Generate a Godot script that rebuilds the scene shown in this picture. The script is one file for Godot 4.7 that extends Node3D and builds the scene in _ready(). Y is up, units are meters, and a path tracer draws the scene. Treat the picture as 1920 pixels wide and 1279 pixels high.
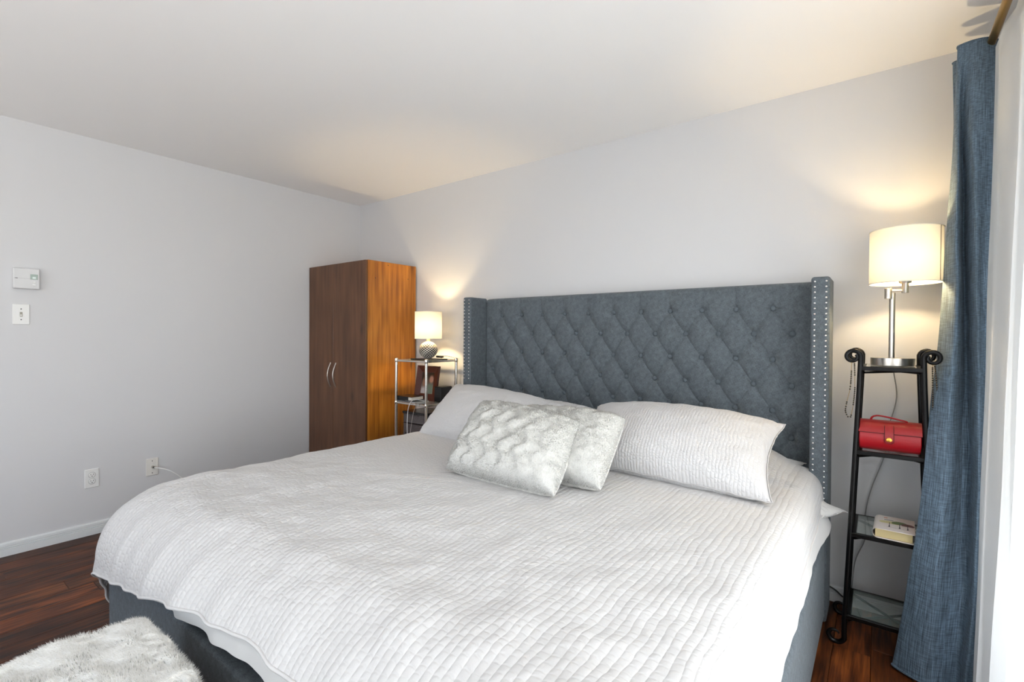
extends Node3D
# A bedroom: upholstered king bed under a white quilt, wardrobe, chrome shelf tower, iron stand, window curtains.

# ---------------------------------------------------------------- mesh collecting
class MB:
	var v := PackedVector3Array()
	var n := PackedVector3Array()
	var t := PackedVector2Array()
	var ix := PackedInt32Array()

	func quad(a: Vector3, b: Vector3, c: Vector3, d: Vector3, want: Vector3, ua := Vector2(0, 0), ub := Vector2(1, 0), uc := Vector2(1, 1), ud := Vector2(0, 1)) -> void:
		var nn := (c - a).cross(b - a).normalized()
		var s := v.size()
		var turn := nn.dot(want) < 0.0
		if turn:
			nn = -nn
		v.append(a); v.append(b); v.append(c); v.append(d)
		for k in 4:
			n.append(nn)
		t.append(ua); t.append(ub); t.append(uc); t.append(ud)
		if turn:
			ix.append_array([s, s + 2, s + 1, s, s + 3, s + 2])
		else:
			ix.append_array([s, s + 1, s + 2, s, s + 2, s + 3])

	func tri(a: Vector3, b: Vector3, c: Vector3, want: Vector3) -> void:
		var nn := (c - a).cross(b - a).normalized()
		var s := v.size()
		v.append(a); v.append(b); v.append(c)
		if nn.dot(want) < 0.0:
			nn = -nn
			ix.append_array([s, s + 2, s + 1])
		else:
			ix.append_array([s, s + 1, s + 2])
		for k in 3:
			n.append(nn); t.append(Vector2.ZERO)

	# box with chamfered edges; uv in metres
	func box(c: Vector3, size: Vector3, ch := 0.0, uvo := Vector2.ZERO) -> void:
		var h := size * 0.5
		ch = minf(ch, minf(h.x, minf(h.y, h.z)) * 0.9)
		for axis in 3:
			var a1 := (axis + 1) % 3
			var a2 := (axis + 2) % 3
			for s in [-1.0, 1.0]:
				var p: Array[Vector3] = []
				var uv: Array[Vector2] = []
				for k in [[-1, -1], [1, -1], [1, 1], [-1, 1]]:
					var q := Vector3.ZERO
					q[axis] = s * h[axis]
					q[a1] = k[0] * (h[a1] - ch)
					q[a2] = k[1] * (h[a2] - ch)
					p.append(q + c)
					if axis == 0: uv.append(Vector2(q.z, -q.y) + uvo)
					elif axis == 1: uv.append(Vector2(q.x, q.z) + uvo)
					else: uv.append(Vector2(q.x, -q.y) + uvo)
				var w := Vector3.ZERO
				w[axis] = s
				quad(p[0], p[1], p[2], p[3], w, uv[0], uv[1], uv[2], uv[3])
		if ch > 0.0:
			for axis in 3:
				var a1 := (axis + 1) % 3
				var a2 := (axis + 2) % 3
				for s1 in [-1.0, 1.0]:
					for s2 in [-1.0, 1.0]:
						var p: Array[Vector3] = []
						for k in [[-1, 0], [1, 0], [1, 1], [-1, 1]]:
							var q := Vector3.ZERO
							q[axis] = k[0] * (h[axis] - ch)
							q[a1] = s1 * (h[a1] - (ch if k[1] == 1 else 0.0))
							q[a2] = s2 * (h[a2] - (0.0 if k[1] == 1 else ch))
							p.append(q + c)
						var w := Vector3.ZERO
						w[a1] = s1; w[a2] = s2
						quad(p[0], p[1], p[2], p[3], w)
			for sx in [-1.0, 1.0]:
				for sy in [-1.0, 1.0]:
					for sz in [-1.0, 1.0]:
						var s := Vector3(sx, sy, sz)
						var e := h - Vector3.ONE * ch
						tri(c + Vector3(h.x, e.y, e.z) * s, c + Vector3(e.x, h.y, e.z) * s, c + Vector3(e.x, e.y, h.z) * s, s)

	# smooth grid from points row by row (nu columns)
	func grid(p: PackedVector3Array, nu: int, uv: PackedVector2Array, flip := false, wrap := false) -> void:
		var nv := p.size() / nu
		var s := v.size()
		v.append_array(p)
		t.append_array(uv)
		var nn := PackedVector3Array()
		nn.resize(p.size())
		for j in nv:
			var j0 := maxi(j - 1, 0)
			var j1 := mini(j + 1, nv - 1)
			for i in nu:
				var i0 := maxi(i - 1, 0)
				var i1 := mini(i + 1, nu - 1)
				if wrap:
					if i == 0: i0 = nu - 2
					if i == nu - 1: i1 = 1
				var du := p[j * nu + i1] - p[j * nu + i0]
				var dv := p[j1 * nu + i] - p[j0 * nu + i]
				var m := dv.cross(du)
				if flip: m = -m
				nn[j * nu + i] = m.normalized() if m.length_squared() > 1e-20 else Vector3.UP
		n.append_array(nn)
		for j in nv - 1:
			for i in nu - 1:
				var a := s + j * nu + i
				if flip:
					ix.append_array([a, a + nu, a + 1, a + 1, a + nu, a + nu + 1])
				else:
					ix.append_array([a, a + 1, a + nu, a + 1, a + nu + 1, a + nu])

	# tube along points; radii one number or one per point
	func tube(p: PackedVector3Array, r: Variant, sides := 8, caps := true, flat := 1.0) -> void:
		var m := p.size()
		var tan0 := (p[1] - p[0]).normalized()
		var up := Vector3.UP if absf(tan0.y) < 0.9 else Vector3.RIGHT
		var nx := tan0.cross(up).normalized()
		var pts := PackedVector3Array()
		var uv := PackedVector2Array()
		var along := 0.0
		var ends: Array = []
		for i in m:
			var tg := (p[mini(i + 1, m - 1)] - p[maxi(i - 1, 0)]).normalized()
			nx = (nx - tg * nx.dot(tg)).normalized()
			var ny := tg.cross(nx)
			var rr: float = r[i] if r is Array or r is PackedFloat32Array else r
			if i > 0: along += p[i].distance_to(p[i - 1])
			for k in sides + 1:
				var a := TAU * k / sides
				pts.append(p[i] + nx * cos(a) * rr + ny * sin(a) * rr * flat)
				uv.append(Vector2(float(k) / sides * 0.04, along))
			if i == 0 or i == m - 1:
				ends.append([p[i], nx * rr, ny * rr * flat, tg * (-1.0 if i == 0 else 1.0)])
		grid(pts, sides + 1, uv, true, true)
		if caps:
			for e in ends:
				for k in sides:
					var a := TAU * k / sides
					var b := TAU * (k + 1) / sides
					tri(e[0], e[0] + e[1] * cos(a) + e[2] * sin(a), e[0] + e[1] * cos(b) + e[2] * sin(b), e[3])

	# lathe round y through c; profile of (radius, height)
	func lathe(prof: Array, c: Vector3, sides := 32) -> void:
		var pts := PackedVector3Array()
		var uv := PackedVector2Array()
		for i in prof.size():
			for k in sides + 1:
				var a := TAU * k / sides
				pts.append(c + Vector3(cos(a) * prof[i].x, prof[i].y, sin(a) * prof[i].x))
				uv.append(Vector2(float(k) / sides, prof[i].y))
		grid(pts, sides + 1, uv, prof[0].y > prof[prof.size() - 1].y, true)

	# box with round edges and corners
	func rbox(c: Vector3, size: Vector3, r: float, seg := 4) -> void:
		var h := size * 0.5
		var e := h - Vector3.ONE * r
		for axis in 3:
			var a1 := (axis + 1) % 3
			var a2 := (axis + 2) % 3
			var g1: Array[float] = []
			var g2: Array[float] = []
			for k in seg + 1:
				var w := r * tan(PI / 4.0 * (1.0 - float(k) / seg))
				g1.append(-e[a1] - w); g2.append(-e[a2] - w)
			for k in seg + 1:
				var w := r * tan(PI / 4.0 * float(k) / seg)
				g1.append(e[a1] + w); g2.append(e[a2] + w)
			for s in [-1.0, 1.0]:
				var base := v.size()
				for b in g2:
					for a in g1:
						var q := Vector3.ZERO
						q[axis] = s * h[axis]; q[a1] = a; q[a2] = b
						var inner := q.clamp(-e, e)
						var d := (q - inner).normalized()
						var o := inner + d * r
						v.append(c + o)
						n.append(d)
						if axis == 0: t.append(Vector2(o.z, -o.y))
						elif axis == 1: t.append(Vector2(o.x, o.z))
						else: t.append(Vector2(o.x, -o.y))
				var nu := g1.size()
				for j in g2.size() - 1:
					for i in nu - 1:
						var k := base + j * nu + i
						if s > 0.0:
							ix.append_array([k, k + nu, k + 1, k + 1, k + nu, k + nu + 1])
						else:
							ix.append_array([k, k + 1, k + nu, k + 1, k + nu + 1, k + nu])

	func mesh() -> ArrayMesh:
		var a := []
		a.resize(Mesh.ARRAY_MAX)
		a[Mesh.ARRAY_VERTEX] = v
		a[Mesh.ARRAY_NORMAL] = n
		a[Mesh.ARRAY_TEX_UV] = t
		a[Mesh.ARRAY_INDEX] = ix
		var m := ArrayMesh.new()
		m.add_surface_from_arrays(Mesh.PRIMITIVE_TRIANGLES, a)
		return m

# ---------------------------------------------------------------- naming helpers
var taken := {}

func numbered(s: String) -> String:
	var k: int = taken.get(s, 0)
	taken[s] = k + 1
	return s if k == 0 else "%s_%03d" % [s, k]

func tag(o: Node3D, label: String, category: String, group := "") -> Node3D:
	o.set_meta("label", label)
	o.set_meta("category", category)
	if group: o.set_meta("group", group)
	return o

func thing(called: String, label: String, category: String, at: Vector3, group := "") -> Node3D:
	var o := Node3D.new()
	o.name = numbered(called)
	add_child(o, true)
	o.position = at
	return tag(o, label, category, group)

# commits what mb holds, given in world metres, as one mesh under parent
func part(called: String, mb: MB, m: Material, parent: Node3D = self, label := "") -> MeshInstance3D:
	var off := Vector3.ZERO
	var q: Node = parent
	while q != self:
		off += (q as Node3D).position
		q = q.get_parent()
	if off != Vector3.ZERO:
		for i in mb.v.size():
			mb.v[i] -= off
	var o := MeshInstance3D.new()
	o.name = numbered(called) if parent == self else called
	o.mesh = mb.mesh()
	o.material_override = m
	parent.add_child(o, true)
	if label: o.set_meta("label", label)
	return o

func struct(called: String, mb: MB, m: Material) -> MeshInstance3D:
	var o := part(called, mb, m)
	o.set_meta("kind", "structure")
	return o

func inst(called: String, mesh: Mesh, m: Material, at: Vector3, parent: Node3D, basis := Basis()) -> MeshInstance3D:
	var o := MeshInstance3D.new()
	o.name = called
	o.mesh = mesh
	o.material_override = m
	var off := Vector3.ZERO
	var q: Node = parent
	while q != self:
		off += (q as Node3D).position
		q = q.get_parent()
	o.transform = Transform3D(basis, at - off)
	parent.add_child(o, true)
	return o

# ---------------------------------------------------------------- materials
func mat(c: Color, rough := 0.6, metal := 0.0) -> StandardMaterial3D:
	var m := StandardMaterial3D.new()
	m.albedo_color = c
	m.roughness = rough
	m.metallic = metal
	return m

func noise(seed_: int, freq: float, oct := 3, type := FastNoiseLite.TYPE_SIMPLEX_SMOOTH) -> FastNoiseLite:
	var f := FastNoiseLite.new()
	f.seed = seed_
	f.frequency = freq
	f.noise_type = type
	f.fractal_type = FastNoiseLite.FRACTAL_FBM
	f.fractal_octaves = oct
	return f

func tex(w: int, h: int, f: Callable) -> ImageTexture:
	var im := Image.create_empty(w, h, false, Image.FORMAT_RGB8)
	for y in h:
		for x in w:
			im.set_pixel(x, y, f.call(x, y))
	return ImageTexture.create_from_image(im)

func bump(m: StandardMaterial3D, t: Texture2D, cm: float) -> StandardMaterial3D:
	m.heightmap_enabled = true
	m.heightmap_texture = t
	m.heightmap_scale = cm
	return m

var nz := {}

func wood_tex(seed_: int, dark: Color, mid: Color, light: Color, w := 512, h := 512, knots := 2) -> ImageTexture:
	var a := noise(seed_, 1.0, 4)
	var b := noise(seed_ + 7, 1.0, 2)
	var rng := RandomNumberGenerator.new()
	rng.seed = seed_ + 99
	var kn: Array[Vector3] = []
	for k in knots:
		kn.append(Vector3(rng.randf() * w, rng.randf() * h, rng.randf_range(14.0, 30.0)))
	return tex(w, h, func(x: int, y: int) -> Color:
		var px := float(x)
		var ring := 0.0
		var darkk := 0.0
		for q in kn:
			var dx := px - q.x
			var dy := (y - q.y) * 0.45
			var d := sqrt(dx * dx + dy * dy) / q.z
			px += dx / (0.4 + d * d) * 0.35
			darkk = maxf(darkk, exp(-d * d * 2.2))
		ring = a.get_noise_2d(px * 0.028, y * 0.0022) * 0.8 + a.get_noise_2d(px * 0.10 + 300.0, y * 0.006) * 0.28 + a.get_noise_2d(px * 0.5, y * 0.02 + 500.0) * 0.12
		var k2 := clampf(0.5 + ring * 0.75 + b.get_noise_2d(px * 0.008, y * 0.004) * 0.35, 0.0, 1.0)
		var c := dark.lerp(mid, clampf(k2 * 2.0, 0, 1)).lerp(light, clampf(k2 * 2.0 - 1.0, 0, 1))
		return c.lerp(dark * 0.7, darkk * 0.8))

# ---------------------------------------------------------------- the scene
const H := 2.44
const XR := 4.30       # window wall
const ZF := 4.60       # wall behind the camera

var M := {}

func _ready() -> void:
	camera_and_light()
	make_materials()
	room()
	window_and_curtains()
	bed()
	bedding()
	wardrobe()
	tower()
	stand()
	bench()
	wall_fittings()

func camera_and_light() -> void:
	var cam := Camera3D.new()
	cam.name = "camera"
	add_child(cam)
	var yaw := 0.6502
	var pitch := -0.0106
	var roll := 0.0061
	var f := Vector3(-sin(yaw) * cos(pitch), sin(pitch), -cos(yaw) * cos(pitch))
	var r0 := Vector3(cos(yaw), 0, -sin(yaw))
	var u0 := r0.cross(f)
	var r := r0 * cos(roll) + u0 * sin(roll)
	cam.transform = Transform3D(Basis(r, r.cross(f), -f), Vector3(3.8656, 1.2423, 2.7402))
	cam.fov = rad_to_deg(2.0 * atan(639.5 / 908.2))
	cam.near = 0.05
	cam.current = true

	var env := Environment.new()
	env.background_mode = Environment.BG_SKY
	var sky := Sky.new()
	var sm := ProceduralSkyMaterial.new()
	sm.sky_top_color = Color(0.72, 0.82, 0.95)
	sm.sky_horizon_color = Color(0.92, 0.95, 0.98)
	sm.ground_bottom_color = Color(0.55, 0.56, 0.55)
	sm.ground_horizon_color = Color(0.8, 0.82, 0.83)
	sm.sky_energy_multiplier = 1.2
	sky.sky_material = sm
	env.sky = sky
	env.tonemap_mode = Environment.TONE_MAPPER_LINEAR
	env.tonemap_exposure = 2.25
	env.sdfgi_enabled = true
	env.ssao_enabled = true
	env.ssil_enabled = true
	var we := WorldEnvironment.new()
	we.name = "environment"
	we.environment = env
	add_child(we)

	# daylight through the window, just outside its glass
	var day := AreaLight3D.new()
	day.name = "window_daylight"
	day.area_size = Vector2(2.08, 1.95)
	day.light_color = Color(1.0, 0.993, 0.985)
	day.light_energy = DAY
	day.area_range = 12.0
	day.shadow_enabled = true
	day.transform = Transform3D(Basis(Vector3.UP, PI / 2), Vector3(XR + 0.16, 1.15, 1.82))
	add_child(day)
	# fill light added behind the camera, tilted up through an added window
	var day2 := AreaLight3D.new()
	day2.name = "rear_fill_light"
	day2.area_size = Vector2(2.6, 1.3)
	day2.light_color = Color(1.0, 0.993, 0.985)
	day2.light_energy = DAY2
	day2.area_range = 12.0
	day2.shadow_enabled = true
	day2.transform = Transform3D(Basis(Vector3.RIGHT, deg_to_rad(56)), Vector3(2.0, 1.25, ZF + 0.62))
	add_child(day2)
	# second added fill light, out of view right of the camera, tilted up
	var day3 := AreaLight3D.new()
	day3.name = "side_fill_light"
	day3.area_size = Vector2(1.2, 1.9)
	day3.light_color = Color(1.0, 0.993, 0.985)
	day3.light_energy = DAY3
	day3.area_range = 12.0
	day3.shadow_enabled = true
	day3.transform = Transform3D(Basis(Vector3.UP, PI / 2) * Basis(Vector3.RIGHT, deg_to_rad(50)), Vector3(XR + 0.78, 1.0, 3.85))
	add_child(day3)

const DAY := 3.5
const DAY2 := 3.6  # strength of the fill light added behind the camera
const DAY3 := 4.4  # strength of the fill light added beside the camera

func make_materials() -> void:
	M.wall = mat(Color(0.84, 0.84, 0.845), 0.85)
	M.ceiling = mat(Color(0.96, 0.955, 0.95), 0.9)
	M.trim = mat(Color(0.88, 0.89, 0.89), 0.45)
	M.plate = mat(Color(0.92, 0.92, 0.91), 0.4)
	M.plate_warm = mat(Color(0.90, 0.89, 0.865), 0.4)
	M.dark = mat(Color(0.12, 0.12, 0.12), 0.5)
	M.black = mat(Color(0.05, 0.05, 0.055), 0.35)
	M.iron = mat(Color(0.035, 0.033, 0.035), 0.3)
	M.iron.metallic_specular = 0.35
	M.chrome = mat(Color(0.86, 0.85, 0.83), 0.12, 1.0)
	M.nickel = mat(Color(0.78, 0.76, 0.73), 0.28, 1.0)
	M.brass = mat(Color(0.62, 0.5, 0.3), 0.35, 1.0)
	M.steel = mat(Color(0.8, 0.8, 0.8), 0.25, 1.0)
	var glass := mat(Color(0.75, 0.85, 0.82, 0.12), 0.03)
	glass.transparency = BaseMaterial3D.TRANSPARENCY_ALPHA
	M.glass = glass

	# weave used on upholstery: fine bump and mottled colour
	var wn := noise(3, 1.0, 3)
	var weave := tex(256, 256, func(x: int, y: int) -> Color:
		var a := 0.5 + 0.5 * sin(TAU * x * 64.0 / 256.0) * sin(TAU * y * 64.0 / 256.0)
		var g := clampf(a * 0.35 + 0.35 + 0.5 * wn.get_noise_2d(x * 0.3, y * 0.06) + 0.4 * wn.get_noise_2d(x * 0.06 + 99, y * 0.3), 0, 1)
		return Color(g, g, g))
	var mott := tex(256, 256, func(x: int, y: int) -> Color:
		var g := 0.86 + 0.16 * wn.get_noise_2d(x * 0.35, y * 0.05) + 0.16 * wn.get_noise_2d(x * 0.05 + 55, y * 0.35) + 0.1 * wn.get_noise_2d(x * 0.02, y * 0.02)
		return Color(g, g, g))
	var up := mat(Color(0.42, 0.455, 0.48), 0.9)
	up.albedo_texture = mott
	up.uv1_scale = Vector3(5, 5, 5)
	up.rim_enabled = true
	up.rim = 0.35
	up.rim_tint = 0.5
	M.uphol = bump(up, weave, 0.06)
	var upb := mat(Color(0.35, 0.385, 0.41), 0.85)
	M.button = upb

	# quilt relief: ribs with puckered cells
	var qn := noise(11, 1.0, 2)
	var offs: Array[float] = []
	var rng := RandomNumberGenerator.new()
	rng.seed = 5
	for k in 8:
		offs.append(rng.randf())
	var jit: Array[float] = []
	for k in 64:
		jit.append(rng.randf_range(-0.22, 0.22))
	var quilt_h := tex(512, 512, func(x: int, y: int) -> Color:
		var fx := x / 64.0
		var i := int(fx) % 8
		var lx := fx - floorf(fx)
		var rib := pow(absf(sin(PI * lx)), 0.7)
		var fy := y / 64.0 + offs[i]
		var best := 9.0
		for j in range(int(fy) - 1, int(fy) + 3):
			var cj := j + jit[(i * 8 + posmod(j, 8)) % 64]
			best = minf(best, absf(fy - cj + 0.10 * sin(PI * lx)))
		var seam := 1.0 - 0.7 * exp(-best * best / 0.02)
		var g := clampf(rib * seam * 0.85 + 0.06 * qn.get_noise_2d(x * 0.08, y * 0.08), 0, 1)
		return Color(g, g, g))
	var qw := mat(Color(0.81, 0.803, 0.798), 0.95)
	qw.rim_enabled = true
	qw.rim = 0.2
	M.quilt = bump(qw, quilt_h, 0.22)
	M.quilt.uv1_scale = Vector3(1.0 / 0.165, 1.0 / 0.17, 1)
	var sham := mat(Color(0.83, 0.825, 0.825), 0.95)
	M.sham = bump(sham, quilt_h, 0.2)
	M.sham.uv1_scale = Vector3(1.0 / 0.11, 1.0 / 0.085, 1)
	M.hem = mat(Color(0.82, 0.813, 0.808), 0.95)
	M.sheet = mat(Color(0.83, 0.825, 0.815), 0.9)
	M.mattress = mat(Color(0.9, 0.9, 0.9), 0.9)

	# faux fur
	var fn := noise(21, 1.0, 3)
	var fur_h := tex(256, 256, func(x: int, y: int) -> Color:
		var g := clampf(0.5 + 0.9 * fn.get_noise_2d(x * 0.22, y * 0.07), 0, 1)
		return Color(g, g, g))
	var fur_c := tex(256, 256, func(x: int, y: int) -> Color:
		var g := 0.96 + 0.05 * fn.get_noise_2d(x * 0.15, y * 0.05) + 0.06 * fn.get_noise_2d(x * 0.03 + 70, y * 0.03)
		return Color(g, g * 0.998, g * 0.985))
	var fur := mat(Color(0.94, 0.937, 0.925), 1.0)
	fur.albedo_texture = fur_c
	fur.rim_enabled = true
	fur.rim = 0.5
	fur.uv1_scale = Vector3(4, 4, 4)
	M.fur = bump(fur, fur_h, 0.10)
	M.hair = mat(Color(0.97, 0.968, 0.955), 0.9)
	M.hair.backlight_enabled = true
	M.hair.backlight = Color(0.6, 0.6, 0.6)

	# wood
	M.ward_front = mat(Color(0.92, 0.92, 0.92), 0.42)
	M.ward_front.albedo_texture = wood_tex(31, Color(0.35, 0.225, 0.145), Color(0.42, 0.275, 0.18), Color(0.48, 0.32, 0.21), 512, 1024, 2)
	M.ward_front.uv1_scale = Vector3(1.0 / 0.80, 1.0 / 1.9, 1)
	M.ward_lamplit = mat(Color(1, 1, 1), 0.38)
	M.ward_lamplit.albedo_texture = wood_tex(47, Color(0.52, 0.30, 0.09), Color(0.66, 0.41, 0.13), Color(0.76, 0.50, 0.18), 512, 1024, 2)  # amber glow of the small lamp put into the wood colour
	M.ward_lamplit.uv1_scale = Vector3(1.0 / 0.52, 1.0 / 1.9, 1)
	M.planks = []
	var ft := wood_tex(61, Color(0.15, 0.07, 0.03), Color(0.32, 0.165, 0.075), Color(0.48, 0.27, 0.125), 512, 1024, 7)
	for k in 5:
		var c: Color = [Color(1.12, 1.12, 1.1), Color(0.95, 0.92, 0.9), Color(1.25, 1.2, 1.15), Color(0.82, 0.8, 0.8), Color(1.05, 1.0, 0.95)][k]
		var m := mat(c, 0.42)
		m.metallic_specular = 0.35
		m.albedo_texture = ft
		m.uv1_scale = Vector3(1.0 / 0.34, 1.0 / 1.1, 1)
		M.planks.append(m)
	M.subfloor = mat(Color(0.08, 0.05, 0.03), 0.9)

	# linen curtain
	var cn := noise(71, 1.0, 3)
	var lin := tex(512, 512, func(x: int, y: int) -> Color:
		var g := 0.78 + 0.42 * cn.get_noise_2d(x * 0.30, y * 0.008) + 0.24 * cn.get_noise_2d(x * 0.012 + 40.0, y * 0.32)
		g = clampf(g, 0.3, 1.25)
		return Color(minf(g * 0.92, 1), minf(g * 0.97, 1), minf(g, 1)))
	var cur := mat(Color(0.475, 0.54, 0.60), 0.8)
	cur.albedo_texture = lin
	cur.uv1_scale = Vector3(3.2, 3.6, 1)
	cur.rim_enabled = true
	cur.rim = 0.25
	M.curtain = cur
	var sh := mat(Color(0.97, 0.98, 0.98, 0.8), 0.9)
	sh.transparency = BaseMaterial3D.TRANSPARENCY_ALPHA
	sh.backlight_enabled = true
	sh.backlight = Color(1, 1, 1)
	M.sheer = sh
	var shade := mat(Color(0.92, 0.875, 0.77), 0.9)
	shade.backlight_enabled = true
	shade.backlight = Color(0.36, 0.36, 0.36)
	M.shade = shade
	var bulb := mat(Color(1, 0.95, 0.85), 0.5)
	bulb.emission_enabled = true
	bulb.emission = Color(1, 0.85, 0.6)
	bulb.emission_energy_multiplier = 4.0
	M.bulb = bulb

# ---------------------------------------------------------------- room shell
func room() -> void:
	var mb := MB.new()
	mb.box(Vector3(XR / 2, -0.06, ZF / 2), Vector3(XR + 0.3, 0.09, ZF + 0.3))
	var fl := struct("floor", mb, M.subfloor)
	var rng := RandomNumberGenerator.new()
	rng.seed = 12
	var w := 0.124
	var x := 0.006
	var row := 0
	while x < XR:
		var ww := minf(w, XR - x)
		var z := -rng.randf() * 1.1
		while z < ZF:
			var z0 := maxf(z, 0.004)
			var z1 := minf(z + 1.2, ZF)
			if z1 - z0 > 0.05:
				var p := MB.new()
				p.box(Vector3(x + ww / 2, -0.0075 - rng.randf() * 0.0006, (z0 + z1) / 2), Vector3(ww - 0.0012, 0.015, z1 - z0 - 0.0014), 0.0012, Vector2(rng.randf(), rng.randf()))
				# grain runs along the plank: v along z
				part("plank", p, M.planks[rng.randi() % 5], fl)
			z += 1.2
		x += w
		row += 1
	mb = MB.new()
	mb.box(Vector3(XR / 2, H + 0.06, ZF / 2), Vector3(XR + 0.3, 0.12, ZF + 0.3))
	struct("ceiling", mb, M.ceiling)
	mb = MB.new()
	mb.box(Vector3(-0.06, H / 2, ZF / 2), Vector3(0.12, H, ZF + 0.24))
	struct("wall_left", mb, M.wall)
	mb = MB.new()
	mb.box(Vector3(XR / 2, H / 2, -0.06), Vector3(XR, H, 0.12))
	struct("wall_back", mb, M.wall)
	mb = MB.new()
	mb.box(Vector3(0.35, H / 2, ZF + 0.06), Vector3(0.7, H, 0.12))
	mb.box(Vector3((3.3 + XR) / 2, H / 2, ZF + 0.06), Vector3(XR - 3.3, H, 0.12))
	mb.box(Vector3(2.0, 0.425, ZF + 0.06), Vector3(2.6, 0.85, 0.12))  # sill of the opening added for the rear fill light
	mb.box(Vector3(2.0, (2.15 + H) / 2, ZF + 0.06), Vector3(2.6, H - 2.15, 0.12))
	struct("wall_front", mb, M.wall)
	var w2 := Node3D.new()
	w2.name = "added_window_2"  # window added out of view to let the rear fill in
	add_child(w2)
	w2.position = Vector3(2.0, 0.85, ZF + 0.06)
	w2.set_meta("kind", "structure")
	mb = MB.new()
	for xx in [0.73, 2.0, 3.27]:
		mb.box(Vector3(xx, 1.5, ZF + 0.06), Vector3(0.06, 1.3, 0.06), 0.004)
	for yy in [0.88, 2.12]:
		mb.box(Vector3(2.0, yy, ZF + 0.06), Vector3(2.6, 0.06, 0.06), 0.004)
	part("window_frame", mb, M.trim, w2)
	for xx in [1.365, 2.635]:
		mb = MB.new()
		mb.box(Vector3(xx, 1.5, ZF + 0.06), Vector3(1.2, 1.2, 0.006))
		part("pane", mb, M.glass, w2)
	# window wall with its opening: z 0.75..2.9, y 0.12..2.16
	mb = MB.new()
	var t := 0.14
	mb.box(Vector3(XR + t / 2, H / 2, 0.315), Vector3(t, H, 0.87))
	mb.box(Vector3(XR + t / 2, H / 2, 3.05), Vector3(t, H, 0.3))
	mb.box(Vector3(XR + t / 2, H / 2, 4.56), Vector3(t, H, 0.32))
	mb.box(Vector3(XR + t / 2, 0.06, 3.8), Vector3(t, 0.12, 1.2))  # sill of the opening added for the side fill light
	mb.box(Vector3(XR + t / 2, (2.16 + H) / 2, 3.8), Vector3(t, H - 2.16, 1.2))
	mb.box(Vector3(XR + t / 2, 0.06, 1.825), Vector3(t, 0.12, 2.15))
	mb.box(Vector3(XR + t / 2, (2.16 + H) / 2, 1.825), Vector3(t, H - 2.16, 2.15))
	struct("wall_right", mb, M.wall)
	# baseboards with three fine grooves
	for k in 2:
		var pts := PackedVector3Array()
		var prof := [Vector2(0.014, 0.0), Vector2(0.0145, 0.036), Vector2(0.0145, 0.038), Vector2(0.0095, 0.0395), Vector2(0.0095, 0.0415), Vector2(0.0135, 0.0435), Vector2(0.0135, 0.048), Vector2(0.0085, 0.0495), Vector2(0.0085, 0.0525), Vector2(0.0125, 0.055), Vector2(0.0115, 0.068), Vector2(0.008, 0.074), Vector2(0.0, 0.076)]
		mb = MB.new()
		for i in prof.size() - 1:
			var a: Vector2 = prof[i]
			var b: Vector2 = prof[i + 1]
			var nn := Vector3(b.y - a.y, a.x - b.x, 0)
			if k == 0:
				mb.quad(Vector3(a.x, a.y, 0), Vector3(a.x, a.y, ZF), Vector3(b.x, b.y, ZF), Vector3(b.x, b.y, 0), nn)
			else:
				mb.quad(Vector3(0.0, a.y, a.x), Vector3(XR, a.y, a.x), Vector3(XR, b.y, b.x), Vector3(0.0, b.y, b.x), Vector3(0, nn.y, nn.x))
		struct(["baseboard_left", "baseboard_back"][k], mb, M.trim)

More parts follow.
